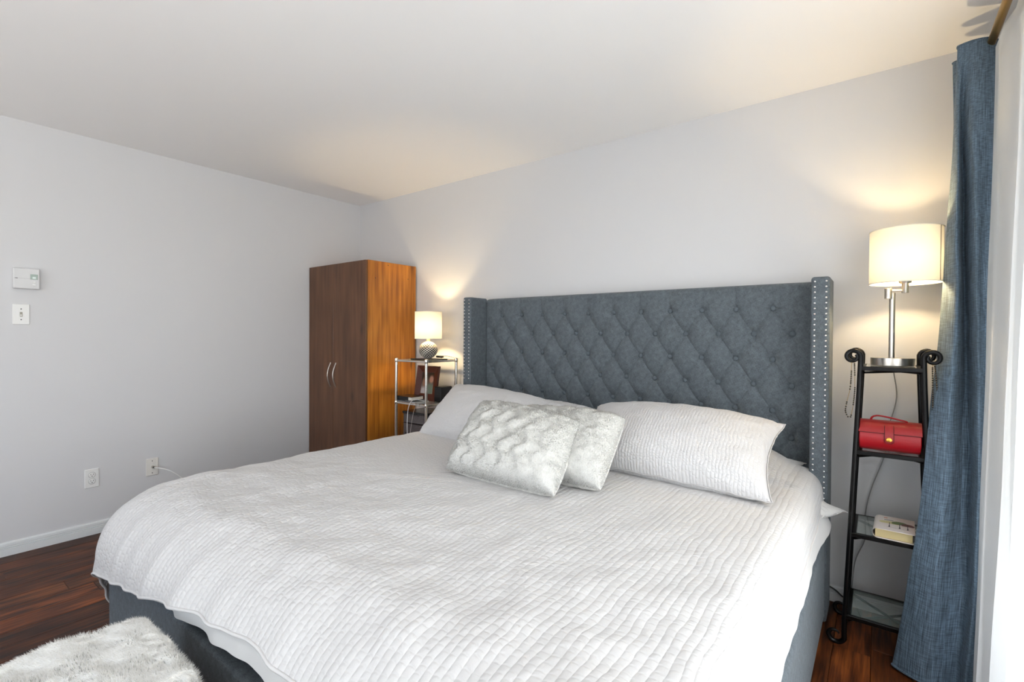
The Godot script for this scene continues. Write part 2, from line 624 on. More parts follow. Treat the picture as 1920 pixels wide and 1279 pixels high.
# ---------------------------------------------------------------- window, rods, curtains
func window_and_curtains() -> void:
	var wn := Node3D.new()
	wn.name = "window_1"
	add_child(wn)
	wn.position = Vector3(XR + 0.07, 0.12, 1.825)
	wn.set_meta("kind", "structure")
	var mb := MB.new()
	var x := XR + 0.08
	for zz in [0.78, 1.825, 2.87]:
		mb.box(Vector3(x, 1.14, zz), Vector3(0.06, 2.04, 0.06), 0.004)
	for yy in [0.15, 2.13]:
		mb.box(Vector3(x, yy, 1.825), Vector3(0.06, 0.06, 2.15), 0.004)
	part("window_frame", mb, M.trim, wn)
	for zz in [1.3025, 2.3475]:
		mb = MB.new()
		mb.box(Vector3(x, 1.14, zz), Vector3(0.006, 1.92, 0.985))
		part("pane", mb, M.glass, wn)

	wn = Node3D.new()
	wn.name = "added_window_3"  # added window, out of view, admits the side fill light
	add_child(wn)
	wn.position = Vector3(XR + 0.07, 0.12, 3.8)
	wn.set_meta("kind", "structure")
	mb = MB.new()
	for zz in [3.23, 4.37]:
		mb.box(Vector3(x, 1.14, zz), Vector3(0.06, 2.04, 0.06), 0.004)
	for yy in [0.15, 2.13]:
		mb.box(Vector3(x, yy, 3.8), Vector3(0.06, 0.06, 1.2), 0.004)
	part("window_frame", mb, M.trim, wn)
	mb = MB.new()
	mb.box(Vector3(x, 1.14, 3.8), Vector3(0.006, 1.92, 1.08))
	part("pane", mb, M.glass, wn)

	# rods on brackets
	var rod := thing("curtain_rod", "bronze curtain rod carrying the blue curtain under the ceiling", "curtain rod", Vector3(4.165, 2.285, 1.7))
	mb = MB.new()
	mb.tube(PackedVector3Array([Vector3(4.165, 2.285, 0.06), Vector3(4.165, 2.285, 3.4)]), 0.0125, 16)
	part("pole", mb, M.brass, rod)
	mb = MB.new()
	mb.lathe([Vector2(0.0, -0.022), Vector2(0.016, -0.018), Vector2(0.022, 0), Vector2(0.016, 0.018), Vector2(0.0, 0.022)], Vector3(4.165, 2.285, 0.042), 16)
	part("finial", mb, M.brass, rod)
	var rod2 := thing("sheer_rod", "thin dark rod nearer the window wall, carrying the white sheer", "curtain rod", Vector3(4.222, 2.345, 1.7))
	mb = MB.new()
	mb.tube(PackedVector3Array([Vector3(4.222, 2.345, 0.06), Vector3(4.222, 2.345, 3.4)]), 0.008, 12)
	part("pole", mb, M.brass, rod2)
	for z in [0.30, 3.3]:
		mb = MB.new()
		mb.box(Vector3(XR - 0.004, 2.28, z), Vector3(0.008, 0.09, 0.025), 0.002)
		mb.tube(PackedVector3Array([Vector3(XR - 0.004, 2.262, z), Vector3(4.165, 2.262, z), Vector3(4.165, 2.272, z)]), 0.006, 8)
		mb.tube(PackedVector3Array([Vector3(XR - 0.004, 2.318, z), Vector3(4.222, 2.318, z), Vector3(4.222, 2.336, z)]), 0.006, 8)
		part("bracket", mb, M.brass, rod)

	# blue curtain: rows of plan points, from the leading edge to the wall
	var ys := [0.012, 0.1, 0.4, 0.72, 0.94, 1.23, 1.75, 2.1, 2.3]
	var rows := [
		[Vector2(4.15, 0.6), Vector2(4.135, 0.53), Vector2(4.125, 0.48), Vector2(4.108, 0.482), Vector2(4.088, 0.438), Vector2(4.01, 0.488), Vector2(3.918, 0.434), Vector2(3.955, 0.415), Vector2(4.06, 0.412), Vector2(4.13, 0.37), Vector2(4.085, 0.31), Vector2(4.1, 0.27), Vector2(4.165, .21), Vector2(4.09, .15), Vector2(4.18, .10), Vector2(4.20, .05)],
		[Vector2(4.15, 0.59), Vector2(4.138, 0.52), Vector2(4.13, 0.475), Vector2(4.112, 0.475), Vector2(4.091, 0.432), Vector2(4.015, 0.482), Vector2(3.93, 0.428), Vector2(3.965, 0.412), Vector2(4.06, 0.41), Vector2(4.13, 0.37), Vector2(4.085, 0.31), Vector2(4.1, 0.27), Vector2(4.165, .21), Vector2(4.09, .15), Vector2(4.18, .10), Vector2(4.20, .05)],
		[Vector2(4.17, 0.53), Vector2(4.158, 0.48), Vector2(4.148, 0.45), Vector2(4.128, 0.46), Vector2(4.11, 0.398), Vector2(4.035, 0.465), Vector2(3.966, 0.418), Vector2(3.985, 0.406), Vector2(4.065, 0.405), Vector2(4.135, 0.36), Vector2(4.085, 0.3), Vector2(4.1, 0.26), Vector2(4.165, .21), Vector2(4.09, .15), Vector2(4.18, .10), Vector2(4.20, .05)],
		[Vector2(4.18, 0.47), Vector2(4.172, 0.445), Vector2(4.158, 0.42), Vector2(4.138, 0.438), Vector2(4.122, 0.345), Vector2(4.062, 0.452), Vector2(4, 0.41), Vector2(4.01, 0.402), Vector2(4.07, 0.395), Vector2(4.14, 0.345), Vector2(4.085, 0.29), Vector2(4.1, 0.25), Vector2(4.165, .21), Vector2(4.09, .15), Vector2(4.18, .10), Vector2(4.20, .05)],
		[Vector2(4.185, 0.44), Vector2(4.176, 0.42), Vector2(4.16, 0.405), Vector2(4.136, 0.425), Vector2(4.120, 0.320), Vector2(4.068, 0.432), Vector2(4.016, 0.382), Vector2(4.026, 0.374), Vector2(4.08, 0.345), Vector2(4.145, 0.32), Vector2(4.085, 0.275), Vector2(4.1, 0.24), Vector2(4.165, .21), Vector2(4.09, .15), Vector2(4.18, .10), Vector2(4.20, .05)],
		[Vector2(4.192, 0.42), Vector2(4.18, 0.4), Vector2(4.158, 0.395), Vector2(4.132, 0.418), Vector2(4.116, 0.300), Vector2(4.078, 0.402), Vector2(4.04, 0.295), Vector2(4.05, 0.28), Vector2(4.1, 0.285), Vector2(4.15, 0.28), Vector2(4.08, 0.245), Vector2(4.1, 0.22), Vector2(4.165, .21), Vector2(4.09, .15), Vector2(4.18, .10), Vector2(4.20, .05)],
		[Vector2(4.192, 0.38), Vector2(4.172, 0.385), Vector2(4.142, 0.405), Vector2(4.12, 0.412), Vector2(4.104, 0.305), Vector2(4.08, 0.392), Vector2(4.062, 0.325), Vector2(4.072, 0.3), Vector2(4.11, 0.285), Vector2(4.16, 0.27), Vector2(4.08, 0.235), Vector2(4.1, 0.21), Vector2(4.165, .21), Vector2(4.09, .15), Vector2(4.18, .10), Vector2(4.20, .05)],
		[Vector2(4.188, 0.36), Vector2(4.172, 0.392), Vector2(4.14, 0.405), Vector2(4.112, 0.4), Vector2(4.094, 0.355), Vector2(4.082, 0.375), Vector2(4.072, 0.355), Vector2(4.08, 0.32), Vector2(4.12, 0.295), Vector2(4.165, 0.28), Vector2(4.083, 0.235), Vector2(4.1, 0.21), Vector2(4.165, .21), Vector2(4.09, .15), Vector2(4.18, .10), Vector2(4.20, .05)],
		[Vector2(4.186, 0.325), Vector2(4.176, 0.35), Vector2(4.15, 0.372), Vector2(4.12, 0.378), Vector2(4.1, 0.374), Vector2(4.086, 0.368), Vector2(4.076, 0.36), Vector2(4.085, 0.33), Vector2(4.13, 0.305), Vector2(4.17, 0.285), Vector2(4.078, 0.235), Vector2(4.1, 0.205), Vector2(4.165, .21), Vector2(4.09, .15), Vector2(4.18, .10), Vector2(4.20, .05)],
	]
	var npt: int = rows[0].size()
	var sub := 6
	var nu := (npt - 1) * sub + 1
	var nv := 150
	var p := PackedVector3Array()
	var uv := PackedVector2Array()
	var wob := noise(5, 1.0, 2)
	for j in nv:
		var y := lerpf(0.012, 2.30, pow(float(j) / (nv - 1), 1.0))
		var k := 0
		while k < ys.size() - 2 and y > ys[k + 1]: k += 1
		var f := clampf((y - ys[k]) / (ys[k + 1] - ys[k]), 0, 1)
		var km := maxi(k - 1, 0)
		var kp := mini(k + 2, ys.size() - 1)
		var pl: Array[Vector2] = []
		for i in npt:
			pl.append((rows[k][i] as Vector2).cubic_interpolate_in_time(rows[k + 1][i], rows[km][i], rows[kp][i], f, ys[k + 1] - ys[k], ys[km] - ys[k] if km != k else -0.1, ys[kp] - ys[k] if kp != k + 1 else ys[k + 1] - ys[k] + 0.1))
		for i in nu:
			var a := mini(i / sub, npt - 2)
			var g := (i - a * sub) / float(sub)
			var q := pl[a].cubic_interpolate(pl[a + 1], pl[maxi(a - 1, 0)], pl[mini(a + 2, npt - 1)], g)
			var amp := 0.004 * (1.0 - smoothstep(1.6, 2.2, y))
			q += Vector2(wob.get_noise_2d(i * 0.05, y * 2.2), wob.get_noise_2d(i * 0.05 + 90, y * 2.2)) * amp
			# creases near the floor
			var yy := y
			p.append(Vector3(q.x, yy, q.y))
			uv.append(Vector2(i * 0.0115, y * 0.5))
	var cu := thing("curtain", "slate blue linen curtain bunched in folds beside the white sheer", "curtain", Vector3(4.1, 0, 0.3))
	mb = MB.new()
	mb.grid(p, nu, uv)
	part("cloth", mb, M.curtain, cu)
	# hem and heading as thicker bands
	mb = MB.new()
	var hem := PackedVector3Array()
	for i in nu: hem.append(p[i] + Vector3(0, 0.002, 0))
	mb.tube(hem, 0.005, 6)
	part("hem", mb, M.curtain, cu)
	mb = MB.new()
	var head := PackedVector3Array()
	for i in nu: head.append(p[(nv - 1) * nu + i])
	mb.tube(head, 0.003, 6)
	part("heading", mb, M.curtain, cu)

	# white sheer over the window
	p = PackedVector3Array(); uv = PackedVector2Array()
	nu = 420; nv = 60
	var sn := noise(8, 1.0, 2)
	for j in nv:
		var y := lerpf(0.015, 2.40, float(j) / (nv - 1))
		for i in nu:
			var f := float(i) / (nu - 1)
			var z := lerpf(0.41, 3.1, f)
			var low := 1.0 - y / 2.4
			var ph := i * 0.27 + 1.6 * sn.get_noise_2d(i * 0.02, y * 0.25)
			var amp := (0.012 + 0.016 * low) * (0.25 + 0.75 * smoothstep(0.0, 0.12, f))
			var xx := 4.213 + amp * sin(ph) + 0.008 * sn.get_noise_2d(i * 0.06, y * 0.7 + 30.0) - 0.055 * low * low * (1.0 - smoothstep(0.0, 0.7, f)) - 0.02 * low - 0.047 * (1.0 - smoothstep(0.0, 0.12, f)) * (1.0 - 0.45 * low)
			z += 0.008 * cos(ph * 0.7) + 0.30 * low * low * low * (1.0 - f) * 0.7
			if y > 2.25: xx = lerpf(xx, 4.222 + 0.009 * sin(ph), smoothstep(2.25, 2.345, y))
			p.append(Vector3(xx, y, z))
			uv.append(Vector2(f * 6.0, y))
	mb = MB.new()
	mb.grid(p, nu, uv)
	tag(part("sheer_curtain", mb, M.sheer), "white sheer curtain hanging in soft folds before the window", "curtain")

# ---------------------------------------------------------------- bed
func bed() -> void:
	var b := thing("bed", "grey blue upholstered bed with tall button-tufted wingback headboard", "bed", Vector3(2.62, 0, 0.0))
	# tufted panel
	var nu := 420
	var nv := 230
	var p := PackedVector3Array()
	var uv := PackedVector2Array()
	var cr := noise(44, 1.0, 2)
	for j in nv:
		var y := lerpf(0.40, 1.508, float(j) / (nv - 1))
		for i in nu:
			var x := lerpf(1.618, 3.622, float(i) / (nu - 1))
			var pp := (x - 1.753) / 0.1693
			var q := (y - 1.385) / 0.1255
			var s := pp + q * 0.5
			var t := pp - q * 0.5
			var z := 0.0
			if q <= 0.0:
				var ss := absf(sin(PI * s))
				var st := absf(sin(PI * t))
				var wob := 1.0 + 0.5 * cr.get_noise_2d(x * 14.0, y * 14.0)
				z = 0.022 + 0.020 * pow(ss * st, 0.55) - 0.0026 * exp(-ss * 16.0) * wob - 0.0012 * exp(-st * 16.0)
			else:
				var sp := absf(sin(PI * pp))
				z = 0.032 + 0.008 * pow(sp, 0.7) - 0.0022 * exp(-sp * 16.0)
			# pits round the buttons
			var pit := 1.0
			for row in range(int(floorf(q)), int(floorf(q)) + 2):
				if row > 0: continue
				var o := 0.0 if posmod(row, 2) == 0 else 0.5
				var near := roundf(pp - o) + o
				if near < -0.6 or near > 10.6: continue
				var dx := (pp - near) * 0.1693
				var dy := (q - row) * 0.1255
				var d2 := dx * dx + dy * dy
				pit *= 1.0 - exp(-pow(sqrt(d2) / 0.020, 1.3))
			z = lerpf(0.0, z, pit)
			# plain margins beside the last buttons
			var side := maxf(smoothstep(-0.52, -0.75, pp), smoothstep(10.52, 10.75, pp))
			z = lerpf(z, 0.036, side)
			z += 0.0016 * cr.get_noise_2d(x * 30.0, y * 30.0)
			# rolled edges
			var top := clampf((y - 1.468) / 0.04, 0, 1)
			z = (z + 0.044) * sqrt(maxf(1.0 - top * top, 0.0)) + 0.02 * top
			var ed := clampf(1.0 - minf(x - 1.618, 3.622 - x) / 0.018, 0, 1)
			z -= 0.02 * (1.0 - sqrt(maxf(1.0 - ed * ed, 0.0)))
			p.append(Vector3(x, y, z + 0.02))
			uv.append(Vector2(x, y))
	var mb := MB.new()
	mb.grid(p, nu, uv, true)
	mb.box(Vector3(2.62, 0.93, 0.022), Vector3(2.0, 1.13, 0.03))
	var hb := part("headboard", mb, M.uphol, b)
	# buttons
	mb = MB.new()
	var pr := []
	for k in 6:
		var a := PI / 2 * k / 5.0
		pr.append(Vector2(0.0132 * cos(a), 0.008 * sin(a)))
	pr.push_front(Vector2(0.0118, -0.006))
	mb.lathe(pr, Vector3.ZERO, 14)
	var bm := mb.mesh()
	var turn := Basis(Vector3.RIGHT, PI / 2)
	for row in 7:
		var odd := row % 2
		for k in 11 + odd:
			inst("button", bm, M.button, Vector3(1.753 + (k - 0.5 * odd) * 0.1693, 1.385 - row * 0.1255, 0.075), hb, turn)
	# wings with nail rows
	mb = MB.new()
	pr = []
	for k in 5:
		var a := PI / 2 * k / 4.0
		pr.append(Vector2(0.0052 * cos(a), 0.0042 * sin(a)))
	mb.lathe(pr, Vector3.ZERO, 8)
	var nail := mb.mesh()
	for s in 2:
		mb = MB.new()
		var cx: float = [1.586, 3.657][s]
		mb.rbox(Vector3(cx, 0.758, 0.172), Vector3(0.072, 1.50, 0.182), 0.013, 3)
		var wg := part("wing", mb, M.uphol, b)
		for o in [-0.021, 0.021]:
			for k in ([24, 46][s]):
				inst("nail_stud", nail, M.steel, Vector3(cx + o, 1.487 - k * 0.0235, 0.262), wg, turn)
	# rails, footboard, feet
	mb = MB.new()
	mb.rbox(Vector3(3.6455, 0.215, 1.235), Vector3(0.085, 0.37, 1.93), 0.035, 5)
	part("side_rail", mb, M.uphol, b)
	mb = MB.new()
	mb.rbox(Vector3(1.570, 0.215, 1.235), Vector3(0.085, 0.37, 1.93), 0.03, 5)
	part("side_rail", mb, M.uphol, b)
	mb = MB.new()
	mb.rbox(Vector3(2.608, 0.215, 2.165), Vector3(2.160, 0.37, 0.08), 0.012, 4)
	part("footboard", mb, M.uphol, b)
	for q in [Vector2(1.6, 2.12), Vector2(3.63, 2.12), Vector2(1.6, 0.32), Vector2(3.63, 0.32)]:
		mb = MB.new()
		mb.box(Vector3(q.x, 0.02, q.y), Vector3(0.06, 0.04, 0.06), 0.004)
		part("leg", mb, M.black, b)
	mb = MB.new()
	mb.box(Vector3(2.615, 0.17, 1.18), Vector3(1.98, 0.03, 1.88))
	part("slat_base", mb, M.dark, b)
	mb = MB.new()
	mb.rbox(Vector3(2.615, 0.40, 1.115), Vector3(1.96, 0.42, 1.97), 0.06, 5)
	tag(part("mattress", mb, M.mattress), "thick white mattress inside the grey bed frame under the quilt", "mattress")

# cloth lying over the mattress with overhangs; returns grid of points
const XL_ := 1.60
const XR_ := 3.585
const ZF_ := 2.0

func bed_top(x: float, z: float) -> float:
	var y := 0.648
	# sleeping pillows under the head end
	var hd := smoothstep(0.66, 0.30, z)
	var rx := smoothstep(3.66, 3.40, x) * smoothstep(1.55, 1.8, x)
	y += 0.085 * hd * rx
	y += 0.010 * sin((x - 1.6) / 2.0 * PI) * smoothstep(0.3, 0.9, z) * smoothstep(2.14, 1.6, z)
	return y

func cloth_grid(nu: int, nv: int, ol: float, orr: float, of: float, of2: float, shrink: float, z_head: float, amp: float, seed_: int, flap: float) -> Array:
	var ns := noise(seed_, 1.0, 3)
	var fold := noise(seed_ + 5, 1.0, 2)
	var p := PackedVector3Array()
	var uv := PackedVector2Array()
	var aw := XR_ - XL_ + ol + orr
	var rr := 0.09
	for j in nv:
		for i in nu:
			var a := aw * i / (nu - 1) + XL_ - ol
			# the foot hangs lower at the left corner than at the right
			var b := (ZF_ - z_head + lerpf(of, of2, smoothstep(1.45, 2.75, a))) * j / (nv - 1) + z_head
			var px := clampf(a, XL_, XR_)
			var pz := minf(b, ZF_)
			var ex := a - px
			var ez := b - pz
			var r := sqrt(ex * ex + ez * ez)
			var out := 0.0
			var drop := 0.0
			rr = lerpf(0.09, 0.25, ez / maxf(r, 1e-6))
			var arc := rr * PI / 2
			var flare := 0.14
			if r < arc:
				out = rr * sin(r / rr)
				drop = rr * (1.0 - cos(r / rr))
			else:
				out = rr + (r - arc) * flare
				drop = rr + (r - arc) * sqrt(1.0 - flare * flare)
			var dir := Vector2(ex, ez) / maxf(r, 1e-6)
			var y := bed_top(px, pz) - drop - shrink
			# large soft waves, denser near the foot
			var w := amp * (0.9 * ns.get_noise_2d(a * 2.2, b * 2.6) + 0.35 * ns.get_noise_2d(a * 7.0 + 31, b * 7.0)) * (0.45 + 0.9 * smoothstep(0.9, 2.0, b))
			# hanging ripples at the hems
			var hang := smoothstep(0.05, 0.3, r)
			var along := a if ez > absf(ex) else b
			out += (0.35 if ex > 0.0 and ez < ex else 1.0) * hang * amp * 1.3 * (fold.get_noise_2d(along * 5.0, 3.0) + 0.3)
			out -= shrink
			if ex > 0.0: out += flap * smoothstep(0.1, 0.25, r) * (1.0 + 0.9 * smoothstep(0.62, 0.42, b) + 0.12 * fold.get_noise_2d(b * 3.0, 9.0))
			p.append(Vector3(px + dir.x * out, y + w * (1.0 - hang * 0.6), pz + dir.y * out))
			uv.append(Vector2(a + 0.006 * ns.get_noise_2d(a * 6.0, b * 6.0 + 70), b + 0.006 * ns.get_noise_2d(a * 6.0 + 40, b * 6.0)))
	return [p, uv]

func bedding() -> void:
	# blanket under the quilt, a little longer at the foot
	var g := cloth_grid(200, 200, 0.16, 0.235, 0.375, 0.305, 0.022, 0.32, 0.012, 91, 0.024)
	var mb := MB.new()
	mb.grid(g[0], 200, g[1])
	var bl := thing("blanket", "smooth white under blanket whose hem shows below the quilt", "blanket", Vector3(2.6, 0.5, 1.2))
	part("cloth", mb, M.sheet, bl)
	# quilt
	var nu := 440
	var nv := 420
	g = cloth_grid(nu, nv, 0.42, 0.19, 0.43, 0.262, 0.0, 0.215, 0.012, 91, 0.0)
	var p: PackedVector3Array = g[0]
	mb = MB.new()
	mb.grid(p, nu, g[1])
	var q := thing("quilt", "white ribbed matelasse quilt spread over the whole bed", "quilt", Vector3(2.6, 0.6, 1.2))
	part("cloth", mb, M.quilt, q)
	var hem := PackedVector3Array()
	for j in range(0, nv, 3): hem.append(p[j * nu])
	for i in range(0, nu, 3): hem.append(p[(nv - 1) * nu + i])
	for j in range(nv - 1, -1, -3): hem.append(p[j * nu + nu - 1])
	mb = MB.new()
	mb.tube(hem, 0.0045, 6)
	part("hem", mb, M.hem, q)

	# sleeping pillows
	pillow("sleeping_pillow", "white pillow corner poking out from under the quilt toward the iron stand", [Vector3(3.08, .60, .60), Vector3(3.655, .50, .56), Vector3(3.765, .52, .31), Vector3(3.10, .64, .16)], 0.05, 0.05, 0.0, M.sheet, 61, 0.006)
	pillow("sleeping_pillow", "white pillow edge showing between quilt and the right headboard wing", [Vector3(2.75, .665, .50), Vector3(3.56, .645, .45), Vector3(3.60, .66, .14), Vector3(2.75, .675, .14)], 0.055, 0.02, 0.0, M.sheet, 62, 0.004)
	pillow("sleeping_pillow", "white pillow corner showing at the middle of the bed behind the left sham", [Vector3(2.05, .72, .50), Vector3(2.60, .735, .47), Vector3(2.575, .828, .27), Vector3(2.05, .84, .20)], 0.06, 0.05, 0.0, M.sham, 63, 0.005)
	# shams
	pillow("pillow_sham", "large white crinkled sham leaning on the headboard at the right", [Vector3(2.66, .67, .80), Vector3(3.575, .668, .865), Vector3(3.545, .868, .37), Vector3(2.62, .855, .31)], 0.14, 0.09, 0.006, M.sham, 64, 0.006)
	pillow("pillow_sham", "large white crinkled sham leaning on the headboard at the left", [Vector3(1.60, .635, .72), Vector3(2.50, .668, .86), Vector3(2.46, .85, .38), Vector3(1.545, .905, .33)], 0.13, 0.10, 0.006, M.sham, 65, 0.006)
	# fur cushions
	cushion("white faux fur cushion behind, its plain right end showing", [Vector3(2.46, .672, 1.11), Vector3(3.06, .672, 1.14), Vector3(3.01, .890, .81), Vector3(2.44, .862, .80)], 66)
	cushion("white faux fur cushion with carved wavy ridges at the front of the pillows", [Vector3(2.405, .668, 1.275), Vector3(2.955, .668, 1.29), Vector3(2.885, .875, .965), Vector3(2.33, .905, .945)], 67)

# corners: bottom left, bottom right, top right, top left
func pillow(called: String, label: String, c: Array, tf: float, tb: float, flange: float, m: Material, seed_: int, amp: float) -> void:
	var nu := 90
	var nv := 70
	var ns := noise(seed_, 1.0, 3)
	var nrm: Vector3 = ((c[1] + c[2] - c[0] - c[3]) as Vector3).cross(c[3] + c[2] - c[0] - c[1]).normalized()
	var mid: Vector3 = (c[0] + c[1] + c[2] + c[3]) * 0.25
	var o := thing(called, label, "pillow", mid, "large white shams" if called == "pillow_sham" else "sleeping pillows")
	var lu: float = (c[1] - c[0]).length()
	var lv: float = (c[3] - c[0]).length()
	var mb := MB.new()
	var rim := PackedVector3Array()
	for side in [1.0, -1.0]:
		var p := PackedVector3Array()
		var uv := PackedVector2Array()
		for j in nv:
			var v := -cos(PI * j / (nv - 1))
			for i in nu:
				var u := -cos(PI * i / (nu - 1))
				var bow := 0.045
				var uu := u * (1.0 - 0.085 * (1.0 - v * v) * absf(u))
				var vv := v * (1.0 - bow * (1.0 - u * u) * absf(v))
				var q: Vector3 = (c[0] * (1 - uu) * (1 - vv) + c[1] * (1 + uu) * (1 - vv) + c[2] * (1 + uu) * (1 + vv) + c[3] * (1 - uu) * (1 + vv)) * 0.25
				var fu := clampf(absf(u) * (1.0 + flange * 2.0 / lu), 0, 1)
				var fv := clampf(absf(v) * (1.0 + flange * 2.0 / lv), 0, 1)
				var h := pow(maxf((1.0 - fu * fu) * (1.0 - fv * fv), 0.0), 0.42)
				var w := amp * (ns.get_noise_2d(u * 2.5, v * 2.5) + 0.6 * ns.get_noise_2d(u * 6.0 + 9, v * 6.0) * (1.2 - h))
				q += nrm * (side * h * (tf if side > 0 else tb) + w)
				# flange waves
				q += nrm * 0.008 * (1.0 - smoothstep(0.0, 0.25, h)) * ns.get_noise_2d(u * 4.0 + 55.0, v * 4.0)
				p.append(q)
				uv.append(Vector2(uu * lu * 0.5 + 0.006 * ns.get_noise_2d(u * 5.0, v * 5.0), vv * lv * 0.5 + 0.008 * ns.get_noise_2d(u * 7.0 + 30, v * 7.0)))
		mb.grid(p, nu, uv, side > 0.0)
		if side > 0.0:
			for i in nu: rim.append(p[i])
			for j in range(1, nv): rim.append(p[j * nu + nu - 1])
			for i in range(nu - 2, -1, -1): rim.append(p[(nv - 1) * nu + i])
			for j in range(nv - 2, -1, -1): rim.append(p[j * nu])
	part("cover", mb, m, o)
	mb = MB.new()
	mb.tube(rim, 0.002, 5, false)
	part("seam", mb, M.hem, o)

func cushion(label: String, c: Array, seed_: int) -> void:
	var nu := 190
	var nv := 150
	var ns := noise(seed_, 1.0, 3)
	var nrm: Vector3 = ((c[1] + c[2] - c[0] - c[3]) as Vector3).cross(c[3] + c[2] - c[0] - c[1]).normalized()
	var mid: Vector3 = (c[0] + c[1] + c[2] + c[3]) * 0.25
	for k in 4:
		c[k] = mid + (c[k] - mid) * 1.045 + Vector3(0, 0.004, 0)
	var o := thing("fur_cushion", label, "cushion", mid, "white faux fur cushions")
	var lu: float = (c[1] - c[0]).length()
	var lv: float = (c[3] - c[0]).length()
	var mb := MB.new()
	var face := PackedVector3Array()
	for side in [1.0, -1.0]:
		var p := PackedVector3Array()
		var uv := PackedVector2Array()
		for j in nv:
			var v := -cos(PI * j / (nv - 1))
			for i in nu:
				var u := -cos(PI * i / (nu - 1))
				var uu := u * (1.0 - 0.05 * (1.0 - v * v) * absf(u))
				var vv := v * (1.0 - 0.05 * (1.0 - u * u) * absf(v))
				# rounded corners
				uu *= 1.0 - 0.055 * u * u * v * v
				vv *= 1.0 - 0.075 * u * u * v * v
				var q: Vector3 = (c[0] * (1 - uu) * (1 - vv) + c[1] * (1 + uu) * (1 - vv) + c[2] * (1 + uu) * (1 + vv) + c[3] * (1 - uu) * (1 + vv)) * 0.25
				var h := pow(maxf((1.0 - u * u * absf(u)) * (1.0 - v * v * absf(v)), 0.0), 0.38)
				# carved wavy ridges
				var ph := u * 3.3 + 0.24 * sin(v * 11.0 + u * 1.5) + 0.10 * ns.get_noise_2d(u * 1.3, v * 1.3)
				var fr := ph - floorf(ph)
				var ridge := (smoothstep(0.0, 0.32, fr) - smoothstep(0.32, 1.0, fr)) * (0.8 + 0.4 * ns.get_noise_2d(u * 2.0 + 20, v * 2.0)) * smoothstep(0.1, 0.5, h) * lerpf(1.0, 0.45, smoothstep(0.0, 0.7, u))
				var w := 0.0095 * ridge + 0.003 * ns.get_noise_2d(u * 4.0, v * 4.0) + 0.0008 * ns.get_noise_2d(u * 18.0, v * 18.0)
				q += nrm * side * (h * (0.095 if side > 0 else 0.06) + w * clampf(h * 2.0, 0.2, 1.0))
				p.append(q)
				uv.append(Vector2(uu * lu * 0.5, vv * lv * 0.5))
		mb.grid(p, nu, uv, side > 0.0)
		if side > 0.0: face = p
	part("cover", mb, M.fur, o)
	fur_pile(face, nu, 70000, 0.009, (c[0] - c[3]).normalized(), seed_, 1.0, o)

# short fur hairs standing on a grid of points, one joined mesh
func fur_pile(p: PackedVector3Array, nu: int, count: int, length: float, flow: Vector3, seed_: int, sgn: float, o: Node3D) -> void:
	var rng := RandomNumberGenerator.new()
	rng.seed = seed_ * 31
	var nv := p.size() / nu
	var hv := PackedVector3Array()
	var hn := PackedVector3Array()
	var off := o.position
	# cells weighted by their area
	var cum := PackedFloat32Array()
	var total := 0.0
	for j in nv - 1:
		for i in nu - 1:
			var k := j * nu + i
			total += (p[k + 1] - p[k]).cross(p[k + nu] - p[k]).length()
			cum.append(total)
	var wv := noise(seed_ + 3, 1.0, 2)
	for h in count:
		var at := cum.bsearch(total * (h + rng.randf()) / count)
		at = mini(at, cum.size() - 1)
		var j := at / (nu - 1)
		var k := j * nu + at - j * (nu - 1)
		var du := p[k + 1] - p[k]
		var dv := p[k + nu] - p[k]
		var m := du.cross(dv).normalized() * sgn
		var q := p[k] + du * rng.randf() + dv * rng.randf()
		var d := (m * 0.75 + flow * (0.55 + 0.5 * wv.get_noise_3d(q.x * 9.0, q.y * 9.0, q.z * 9.0)) + Vector3(rng.randf_range(-1, 1), rng.randf_range(-1, 1), rng.randf_range(-1, 1)) * 0.38).normalized()
		var l := length * rng.randf_range(0.6, 1.15)
		var w := d.cross(m).normalized() * 0.0009
		q -= m * 0.001 + off
		if (d * l + w).cross(w * 2.0).dot(m) < 0.0: w = -w
		hv.append(q - w); hv.append(q + w); hv.append(q + d * l)
		for e in 3: hn.append(m)
	var a := []
	a.resize(Mesh.ARRAY_MAX)
	a[Mesh.ARRAY_VERTEX] = hv
	a[Mesh.ARRAY_NORMAL] = hn
	var mesh := ArrayMesh.new()
	mesh.add_surface_from_arrays(Mesh.PRIMITIVE_TRIANGLES, a)
	var mi := MeshInstance3D.new()
	mi.name = "fur"
	mi.mesh = mesh
	mi.material_override = M.hair
	mi.set_meta("kind", "stuff")
	o.add_child(mi, true)

